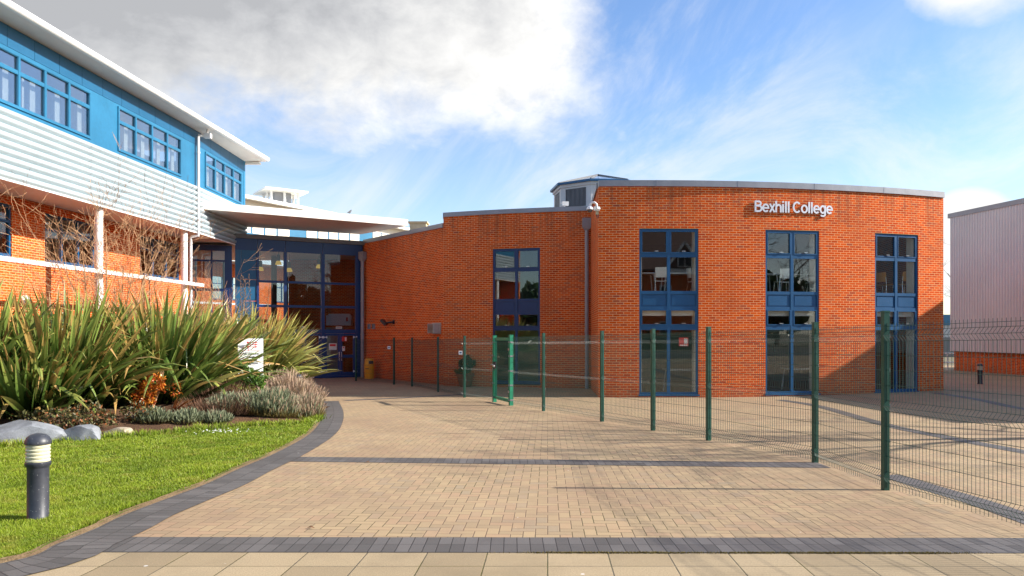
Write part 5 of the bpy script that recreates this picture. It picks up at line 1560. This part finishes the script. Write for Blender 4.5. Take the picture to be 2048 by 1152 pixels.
os_ = thing('orange_shrub', 'small shrub with glowing orange leaves at the foot of the flax', 'shrub', (-7.28, 15.0, bedz(-7.28, 15.0)))
zz = bedz(-7.28, 15.0)
mb = leaf_ball((-7.24, 14.9, zz + .50), .27, .25, .26, 420, .075, rng); leaf_ball((-7.42, 14.8, zz + .20), .27, .25, .2, 260, .07, rng, mb); leaf_ball((-6.88, 15.1, zz + .38), .14, .14, .2, 60, .06, rng, mb); mb.build('leaves', ORNG, os_)
mb = MB()
for k in range(9):
    a = rng.uniform(0, 6.28); mb.tube([(-7.28, 15, zz), (-7.28 + .2 * math.cos(a), 15 + .2 * math.sin(a), zz + rng.uniform(.5, .8))], [.012, .004], 4)
mb.build('stems', BARK, os_)
CANE = mat_leaf('cordyline leaf', [(0, (.25, .07, .02)), (1, (.45, .18, .05))], .5, .2, .3)
rc = thing('bronze_clump', 'small bronze strap leaved plant pointing right beside the orange shrub', 'strap leaf plant', (-6.75, 14.8, bedz(-6.75, 14.8)))
mb = MB()
for k in range(14):
    a = rng.uniform(-1.2, .9); b = Vector((-6.85, 14.9, bedz(-6.75, 14.8))); d = Vector((math.cos(a) * .8, math.sin(a) * .5, rng.uniform(.15, 1.0))).normalized()
    mb.strip([b + d * .55 * q / 4 - V(0, 0, .02 * q * q / 4) for q in range(5)], [.012, .018, .018, .012, .002], d.cross(V(0, 0, 1)).normalized(), rng.random(), .4)
mb.build('blades', CANE, rc)
def shrub(c, rx, ry, rz, n, size, mat, label, name='evergreen_shrub', cat='shrub'):
    z = bedz(*c); t = thing(name, label, cat, (c[0], c[1], z))
    leaf_ball((c[0], c[1], z + rz * .75), rx, ry, rz, n, size, rng, None, z - .02).build('leaves', mat, t)
    mb = MB()
    for k in range(8):
        a = rng.uniform(0, 6.28); mb.tube([(c[0], c[1], z - .03), (c[0] + rx * .6 * math.cos(a), c[1] + ry * .6 * math.sin(a), z + rz * rng.uniform(.7, 1.3))], [.014, .005], 4)
    mb.build('stems', BARKG, t); return t
LEAFY = mat_leaf('yellow green leaf', [(0, (.12, .13, .02)), (1, (.25, .27, .035))], .5, .25)
LEAFC = mat_leaf('cotoneaster leaf', [(0, (.05, .055, .018)), (1, (.13, .12, .04))], .45, .15, .5, (.75, .0, (.26, .09, .03)))
shrub((-6.25, 17.5), .50, .36, .50, 1500, .10, LEAFM, 'bushy bright green shrub growing up in front of the visitors sign')
shrub((-6.3, 17.0), .6, .35, .22, 800, .06, LEAFY, 'low yellow green cushion between flax and lavender', 'cushion_plant', 'ground cover plant')
shrub((-7.55, 13.15), .55, .35, .30, 700, .07, LEAFC, 'low dark cotoneaster spilling over the stones at the lawn edge')
shrub((-7.05, 14.0), .35, .3, .22, 350, .06, LEAFC, 'small dark sprawling shrub between flat stone and orange shrub')
shrub((-7.95, 12.75), .75, .35, .27, 800, .07, LEAFC, 'low dark shrub tucked behind the grey boulders')
def boulder(c, sx, sy_, sz, rz, seed, mat, label):
    import bmesh
    bm = bmesh.new(); bmesh.ops.create_icosphere(bm, subdivisions=4, radius=1.0); rg = random.Random(seed)
    pl = [(Vector((rg.gauss(0, 1), rg.gauss(0, 1), rg.gauss(0, .7))).normalized(), rg.uniform(.55, .86)) for _ in range(12)]
    for v in bm.verts:
        for n, d in pl:
            k = v.co.dot(n)
            if k > d: v.co -= n * (k - d) * .92
        v.co += v.normal * .02 * math.sin(v.co.x * 9 + seed) * math.cos(v.co.y * 8)
        v.co.x *= sx; v.co.y *= sy_; v.co.z *= sz
    me = bpy.data.meshes.new('boulder'); bm.to_mesh(me); bm.free(); me.materials.append(mat)
    o = bpy.data.objects.new('boulder', me); COL.objects.link(o); o.location = (c[0], c[1], G(*c) + sz * .22); o.rotation_euler = (0, 0, rz)
    return tag(o, label, 'boulder', 'boulders edging the bed')
boulder((-8.35, 12.2), .95, .5, .32, .1, 4, ROCK, 'big grey boulder at the left edge behind the near bollard light')
boulder((-7.3, 12.5), .50, .32, .24, -.2, 9, ROCK, 'lower grey boulder right of the big one')
boulder((-6.98, 13.12), .42, .25, .14, .15, 6, ROCKB, 'flat buff stone on the lawn edge')
boulder((-7.0, 15.35), .13, .12, .34, .15, 12, ROCKB, 'small upright pale stone beside the orange shrub')

# ------------------------------------------------------------------ grass (uncountable)
def blades(name, n, sample, h0, h1, w0, mat, seed=1, clump=True):
    g = np.random.default_rng(seed); xy = sample(n, g); n = len(xy)
    az = g.uniform(0, 2 * np.pi, n); h = g.uniform(h0, h1, n)
    if clump: h *= .55 + .75 * (np.sin(xy[:, 0] * 3.1 + 1) * np.cos(xy[:, 1] * 2.7) * .5 + .5) + .2 * np.sin(xy[:, 0] * 11) * np.sin(xy[:, 1] * 9)
    w = w0 * np.clip(xy[:, 1] / 6.5, .8, 2.2) * g.uniform(.7, 1.3, n)
    lean = g.normal(0, .38, (n, 2)) * h[:, None]
    side = np.stack([np.cos(az), np.sin(az)], 1) * w[:, None]
    z = np.array([G(a, b) for a, b in xy]) + .018
    v = np.zeros((n, 5, 3), np.float32)
    v[:, 0, :2] = xy - side; v[:, 1, :2] = xy + side; v[:, 2, :2] = xy + lean * .4 + side * .75; v[:, 3, :2] = xy + lean * .4 - side * .75; v[:, 4, :2] = xy + lean
    v[:, 0, 2] = z; v[:, 1, 2] = z; v[:, 2, 2] = z + h * .6; v[:, 3, 2] = z + h * .6; v[:, 4, 2] = z + h
    me = bpy.data.meshes.new(name); me.vertices.add(n * 5); me.vertices.foreach_set('co', v.ravel())
    idx = np.arange(n)[:, None] * 5 + np.array([0, 1, 2, 3, 3, 2, 4])[None]
    me.loops.add(n * 7); me.loops.foreach_set('vertex_index', idx.ravel().astype(np.int32))
    me.polygons.add(n * 2); st = (np.arange(n)[:, None] * 7 + np.array([0, 4])[None]).ravel()
    me.polygons.foreach_set('loop_start', st.astype(np.int32))
    uvl = me.uv_layers.new(name='UVMap'); u = g.uniform(0, 1, n)
    # neighbouring blades share tones: patches of lusher and drier grass
    uv = np.zeros((n, 7, 2), np.float32); uv[:, :, 0] = u[:, None]; uv[:, :, 1] = np.array([0, 0, .6, .6, .6, .6, 1])[None]
    uvl.data.foreach_set('uv', uv.ravel()); me.materials.append(mat); me.update(calc_edges=True); me.validate()
    o = bpy.data.objects.new(name, me); COL.objects.link(o); return o
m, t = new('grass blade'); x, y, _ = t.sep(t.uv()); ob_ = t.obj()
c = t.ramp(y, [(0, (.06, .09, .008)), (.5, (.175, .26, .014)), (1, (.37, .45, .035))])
r1 = t.white(t.comb(x, 1.0, 0.0))
c = t.mix(t.math('MULTIPLY', t.rng(r1, .86, .9), .75), c, (.34, .28, .09))
c = t.mix(t.math('MULTIPLY', t.rng(t.noise(ob_, 1.1, 4, .6), .42, .66), .5), c, (.10, .17, .012))
c = t.mix(t.math('MULTIPLY', t.rng(t.noise(ob_, 2.6, 4, .6), .54, .68), .6), c, (.32, .30, .05))
p = t.pbsdf(c, .5, 0, None, .3); tl = t.n('ShaderNodeBsdfTranslucent'); t.put(tl.inputs[0], c); mx = t.n('ShaderNodeMixShader'); mx.inputs[0].default_value = .35
t.put(mx.inputs[1], p); t.put(mx.inputs[2], tl.outputs[0]); t.done(mx.outputs[0]); GRASS = m
lp = np.array([tuple(p) for p in offset(outer, -.065)[:-1]] + lawn_poly[len(outer) - 1:]); bp_ = np.array(bed_poly)
def in_np(P, poly):
    x, y = P[:, 0], P[:, 1]; r = np.zeros(len(P), bool)
    for (x0, y0), (x1, y1) in zip(poly, np.roll(poly, -1, 0)):
        if y0 == y1: continue
        c = ((y0 > y) != (y1 > y)) & (x < (x1 - x0) * (y - y0) / (y1 - y0) + x0); r ^= c
    return r
def lawn_sample(n, g):
    out = []
    while sum(map(len, out)) < n:
        u = g.uniform(0, 1, n); yy = 1 / (1 / 4.2 + u * (1 / 17.3 - 1 / 4.2)); xx = yy * g.uniform(-.75, -.10, n)
        P = np.stack([xx, yy], 1); P = P[in_np(P, lp) & ~in_np(P, bp_)]; k = np.sin(2.3 * P[:, 0] + 1.7 * np.sin(1.9 * P[:, 1])) * np.cos(2.9 * P[:, 1] + 1.3 * np.sin(2.1 * P[:, 0])); P = P[(k < .62) | (g.uniform(0, 1, len(P)) < .40)]; out.append(P)
    return np.concatenate(out)[:n]
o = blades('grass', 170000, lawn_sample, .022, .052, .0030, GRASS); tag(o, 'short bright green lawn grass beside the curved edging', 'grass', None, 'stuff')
def along(pts, wdt):
    P = np.array(pts); d = np.r_[0, np.cumsum(np.linalg.norm(np.diff(P, axis=0), axis=1))]
    def f(n, g):
        s = g.uniform(0, d[-1], n); x = np.interp(s, d, P[:, 0]) + g.normal(0, wdt, n); y = np.interp(s, d, P[:, 1]) + g.normal(0, wdt, n); return np.stack([x, y], 1)
    return f
o = blades('grass_fringe', 5000, along([p for p in bed_front if p[1] < 17], .09), .05, .13, .004, GRASS, 4); tag(o, 'longer grass and weeds fringing the planting bed', 'grass', None, 'stuff')
DRYG = mat_leaf('dry moss', [(0, (.10, .07, .02)), (1, (.20, .16, .04))], .9, .1, .4)
def moss_sample(n, g):
    x = np.concatenate([g.normal(c, s, n // 5) for c, s in ((1.05, .18), (1.9, .25), (2.55, .22), (3.1, .2), (.5, .2))]); return np.stack([x, 5.738 - .004 * (x + 3) + g.normal(0, .007, len(x))], 1)
o = blades('joint_moss', 4500, moss_sample, .006, .018, .003, DRYG, 8, False); o.location.z = -.018; tag(o, 'mossy weeds in the joint between flagstones and dark blocks', 'moss', None, 'stuff')
mb = MB()
for k in range(46):
    x, y = -5.35 + rng.gauss(0, .22), 13.55 + rng.gauss(0, .16); z = G(x, y) + rng.uniform(.05, .075); mb.lathe([(.014, 0), (.012, .004), (0, .005)], (x, y, z), 6)
tag(mb.build('daisies', paint('daisy white', (.8, .8, .76), .6)), 'scattered white daisies in the lawn before the lavender', 'flowers', None, 'stuff')
LEAFL = paint('dead leaf', (.16, .075, .03), .8, .3)
for k, (pxx, pyy, lab) in enumerate(((621, 1058, 'small dead leaf on the beige blocks in front of the near dark band'), (735, 926, 'small dead leaf on the second dark band'))):
    x, y = gp(pxx, pyy); mb = MB(); z = G(x, y) + .004
    mb.strip([V(x - .03, y, z + .004), V(x, y + .005, z + .014), V(x + .035, y, z + .006)], [.004, .018, .003], V(0, 1, .2), 0, .3)
    tag(mb.build('dead_leaf', LEAFL), lab, 'leaf')

# ------------------------------------------------------------------ trees and the street side
def bare_tree(c, H, rng, label, kids=(7, 6, 4), r0=.16, crown=.55, mat=BARKG, stems=7, minr=.006):
    x, y = c; z = G(x, y); t = thing('bare_tree', label, 'tree', (x, y, z))
    mb = MB(); tp = [Vector((x, y, z - .2)), Vector((x + .05, y, z + H * .14)), Vector((x - .03, y + .04, z + H * .30))]
    mb.tube(tp, [r0 * 1.2, r0, r0 * .85], 10); mb.build('trunk', mat, t, True)
    mb = MB()
    for k in range(stems):
        a = 2 * math.pi * k / stems + rng.uniform(-.4, .4); d = Vector((math.cos(a) * crown, math.sin(a) * crown, rng.uniform(.6, 1.1)))
        grow(mb, tp[2] - V(0, 0, rng.uniform(0, H * .05)), d, H * rng.uniform(.42, .62), r0 * .5, len(kids), rng, kids, .04, .13, minr, 6)
    mb.build('crown', mat, t); return t
rng = random.Random(31)
bare_tree((33.6, 52.0), 9.5, rng, 'bare tree in the gap between the curved block and the metal clad hall', (6, 4, 3), .16, .35)
bare_tree((15.0, 12.9), 9.2, rng, 'bare tree on the paving beside the fence, outside the picture to the right', (5, 4, 4), .13, .42, BARKG, 6, .009)

hs = thing('brick_house', 'red brick house with a white gable across the road, seen only in the window glass', 'house', (10, -26, 0))
mb = MB(); mb.box(8.5, 25, -33, -25, -.2, 7.6); mb.build('wall', BRICK, hs)
mb = MB(); mb.prism([(8.1, -33.4), (25.4, -33.4), (25.4, -24.5), (8.1, -24.5)], 7.60, 7.75)
mb.face([(8.1, -24.5, 7.752), (25.4, -24.5, 7.752), (22.5, -29, 12.6), (11, -29, 12.6)]); mb.face([(8.1, -33.4, 7.752), (8.1, -24.5, 7.752), (11, -29, 12.6)]); mb.face([(25.4, -24.5, 7.752), (25.4, -33.4, 7.752), (22.5, -29, 12.6)]); mb.face([(25.4, -33.4, 7.752), (8.1, -33.4, 7.752), (11, -29, 12.6), (22.5, -29, 12.6)])
rf = mb.build('roof', TILE, hs)
mb = MB()
for gx in (13.0, 19.7):
    mb.prism([(gx - 1.7, -25.2), (gx + 1.7, -25.2), (gx + 1.7, -24.3), (gx - 1.7, -24.3)], 7.3, 7.9)
    for a, b in (((gx - 1.9, 7.7), (gx, 10.4)), ((gx, 10.4), (gx + 1.9, 7.7))): mb.bar((a[0], -24.2, a[1]), (b[0], -24.2, b[1]), .18, .24)
    mb.face([(gx - 1.8, -24.3, 7.8), (gx + 1.8, -24.3, 7.8), (gx, -24.3, 10.3)], None, 1)
mb.build('gable', [paint('white gable board', (.72, .71, .69), .6), TILE], hs)
for gx in (13.0, 19.7):
    mb = MB(); mb.box(gx - .7, gx + .7, -24.29, -24.22, 7.95, 8.95); w_ = mb.build('window', WHITE, hs)
    mb = MB(); mb.box(gx - .6, gx - .04, -24.218, -24.205, 8.05, 8.85); mb.box(gx + .04, gx + .6, -24.218, -24.205, 8.05, 8.85); mb.build('pane', BLACK, w_)
for gx in (10.5, 14, 18, 22):
    for z in (1.4, 4.9):
        mb = MB(); mb.box(gx - .6, gx + .6, -24.99, -24.93, z, z + 1.3); w_ = mb.build('window', WHITE, hs)
        mb = MB(); mb.box(gx - .5, gx - .03, -24.928, -24.915, z + .1, z + 1.2); mb.box(gx + .03, gx + .5, -24.928, -24.915, z + .1, z + 1.2); mb.build('pane', BLACK, w_)
rng = random.Random(41)
for k, (x, y, h) in enumerate((( -30, -34, 12), (-21, -30, 10), (-12, -36, 13), (24, -30, 12), (31, -27, 13), (38, -22, 12), (44, -16, 13), (49, -8, 12), (30, -36, 15), (40, -30, 15))):  # unseen trees added to darken what the glass reflects
    x, y, h = x * 1.35, y * 1.35, h * .72; tt = thing('added_evergreen', 'dark evergreen tree added out of view across the road to darken window reflections', 'tree', (x, y, 0), 0, 'evergreens added to darken window reflections')
    mb = MB(); mb.tube([(x, y, -.2), (x, y, h * .6)], [.3, .12], 8); mb.build('trunk', BARKG, tt, True)
    leaf_ball((x, y, h * .55), 4.2, 4.0, h * .47, 1500, 1.1, rng).build('crown', LEAFD, tt)
t = thing('clipped_hedge', 'dark clipped hedge across the road, seen only in the window glass', 'hedge', (5, -18, 0))
mb = MB()
for k in range(26):
    leaf_ball((-16 + k * 1.6, -17.5 + .2 * math.sin(k), .85), 1.1, .6, 1.0 + .15 * math.sin(k * 2.1), 130, .34, rng, mb, -.1)
mb.box(-17, 26.5, -17.8, -17.2, -.1, 1.35); mb.build('leaves', LEAFD, t)
bare_tree((-4, -20), 11, rng, 'bare tree across the road left of the brick house, seen only in glass', (5, 4, 3), .22, .6)
bare_tree((21.5, -19), 11, rng, 'bare tree across the road right of the brick house, seen only in glass', (5, 4, 3), .22, .6)

# ------------------------------------------------------------------ sky, sun, camera
SUN_AZ, SUN_EL = R(-2.0), R(28.6)
sd = Vector((math.cos(SUN_EL) * math.cos(SUN_AZ), math.cos(SUN_EL) * math.sin(SUN_AZ), math.sin(SUN_EL)))
sun = bpy.data.lights.new('sun', 'SUN'); sun.energy = 5.0; sun.angle = R(.53); sun.color = (1.0, .94, .85)
so_ = bpy.data.objects.new('sun', sun); COL.objects.link(so_); so_.rotation_euler = sd.to_track_quat('Z', 'Y').to_euler(); so_.location = (30, 5, 30)
wd_ = bpy.data.worlds.new('World'); sc.world = wd_; wd_.use_nodes = True
class WT(NT):
    def __init__(s, w): s.t = w.node_tree; s.t.nodes.clear(); s.out = s.t.nodes.new('ShaderNodeOutputWorld')
t = WT(wd_)
sky = t.n('ShaderNodeTexSky', sky_type='NISHITA'); sky.sun_disc = False; sky.sun_elevation = SUN_EL; sky.sun_rotation = math.pi / 2 - SUN_AZ
sky.altitude = 20; sky.air_density = 1.0; sky.dust_density = .6; sky.ozone_density = 2.0
hs_n = t.n('ShaderNodeHueSaturation'); t.put(hs_n.inputs['Color'], sky.outputs[0]); hs_n.inputs['Saturation'].default_value = 1.22; hs_n.inputs['Hue'].default_value = .507
b1 = t.n('ShaderNodeBackground'); t.put(b1.inputs[0], hs_n.outputs[0]); b1.inputs[1].default_value = .120
d = t.n('ShaderNodeTexCoord').outputs['Generated']; x, y, z = t.sep(d)
deg = 180 / math.pi
az = t.math('MULTIPLY', t.math('ARCTAN2', x, y), deg); el = t.math('MULTIPLY', t.math('ARCSINE', z), deg)
vec = t.comb(az, el, 0.0)
nz = t.noise(t.scale(vec, (.055, .085, 1)), 1.0, 8, .60, .35); nz2 = t.noise(t.scale(vec, (.16, .24, 1)), 1.0, 8, .62, .2)
pert = t.math('ADD', t.math('MULTIPLY', t.math('SUBTRACT', nz, .5), 15.0), t.math('MULTIPLY', t.math('SUBTRACT', nz2, .5), 7.0))
a1 = t.math('SUBTRACT', t.math('SUBTRACT', el, 13.6), t.math('MULTIPLY', t.math('ADD', az, 22), .10))
a2 = t.math('MULTIPLY', t.math('SUBTRACT', 6.3, az), .85)
a3 = t.math('MULTIPLY', t.math('ADD', 75, az), .5)
q = t.math('ADD', t.math('MINIMUM', t.math('MINIMUM', a1, a2), a3), pert)
m1 = t.math('POWER', t.rng(q, -3.6, 3.6), 1.1)
# second cloud, top right, and a low cumulus by the hall
e2 = t.math('SUBTRACT', 4.2, t.math('SQRT', t.math('ADD', t.math('POWER', t.math('MULTIPLY', t.math('SUBTRACT', az, 32.0), .9), 2.0), t.math('POWER', t.math('MULTIPLY', t.math('SUBTRACT', el, 24.2), .95), 2.0))))
m2 = t.rng(t.math('ADD', e2, t.math('MULTIPLY', pert, .32)), -1.0, 1.6)
e3 = t.math('SUBTRACT', 2.5, t.math('SQRT', t.math('ADD', t.math('POWER', t.math('MULTIPLY', t.math('SUBTRACT', az, 31.8), .75), 2.0), t.math('POWER', t.math('MULTIPLY', t.math('SUBTRACT', el, 5.9), .62), 2.0))))
m3 = t.rng(t.math('ADD', e3, t.math('MULTIPLY', pert, .10)), -.2, .5)
# high streaks, drawn out towards the upper right
u_ = t.math('ADD', t.math('MULTIPLY', az, .82), t.math('MULTIPLY', el, .57)); v_ = t.math('SUBTRACT', t.math('MULTIPLY', el, .82), t.math('MULTIPLY', az, .57))
ci = t.noise(t.comb(t.math('MULTIPLY', u_, .045), t.math('MULTIPLY', v_, .10), 3.0), 1.0, 10, .66, 1.1)
ci2 = t.noise(t.scale(vec, (.035, .06, 1)), 1.0, 4, .5)
mc = t.math('MULTIPLY', t.rng(ci, .36, .74), t.math('MULTIPLY', t.rng(ci2, .28, .58), .58))
veil = t.rng(el, -2, 20, .26, .05)
mask = t.math('MAXIMUM', t.math('MAXIMUM', m1, t.math('MAXIMUM', m2, m3)), t.math('MINIMUM', t.math('ADD', mc, veil), 1))
# behind the camera: broken cloud all over
front = t.rng(y, -.25, .10)
mb_ = t.math('MULTIPLY', t.rng(t.noise(t.scale(d, 3.2), 1.0, 7, .6), .50, .66), .7)
mask = t.math('ADD', t.math('MULTIPLY', mask, front), t.math('MULTIPLY', mb_, t.math('SUBTRACT', 1, front)))
# cloud tone: pale where thin and towards the sun, grey in its depth
deep = t.rng(q, 1.0, 11.0)
tone = t.math('SUBTRACT', t.rng(az, -28, 4, .72, 1.0), t.math('MULTIPLY', t.math('MULTIPLY', deep, .42), t.rng(az, -30, 6, .9, .35)))
tone = t.math('ADD', tone, t.math('MULTIPLY', t.math('SUBTRACT', nz2, .5), 1.0))
tone = t.math('MINIMUM', t.math('MAXIMUM', tone, .50), 1.0)
isbig = t.math('MULTIPLY', m1, front)
tone = t.math('ADD', t.math('MULTIPLY', tone, isbig), t.math('MULTIPLY', .96, t.math('SUBTRACT', 1, isbig)))
cc_ = t.mix(t.rng(tone, .4, .95), (.93, .95, 1.0), (1.0, .995, .98))
b2 = t.n('ShaderNodeBackground'); t.put(b2.inputs[0], cc_); t.put(b2.inputs[1], t.math('MULTIPLY', tone, .55))
mx = t.n('ShaderNodeMixShader'); t.put(mx.inputs[0], mask); t.put(mx.inputs[1], b1.outputs[0]); t.put(mx.inputs[2], b2.outputs[0])
t.done(mx.outputs[0])

cam = bpy.data.cameras.new('camera'); co = bpy.data.objects.new('camera', cam); COL.objects.link(co)
cam.sensor_width = 36; cam.lens = F * 36 / 2048; cam.shift_y = (HY - 576) / 2048; cam.clip_end = 3000; cam.clip_start = .05
co.location = (0, 0, 1.6); co.rotation_euler = (R(90), 0, 0); sc.camera = co
sc.view_settings.view_transform = 'Standard'; sc.view_settings.look = 'None'; sc.view_settings.gamma = 1; sc.view_settings.exposure = 1.02
sc.cycles.max_bounces = 10; sc.cycles.transparent_max_bounces = 24; sc.cycles.glossy_bounces = 4
for o in bpy.data.objects:
    if '_o' in o: del o['_o']
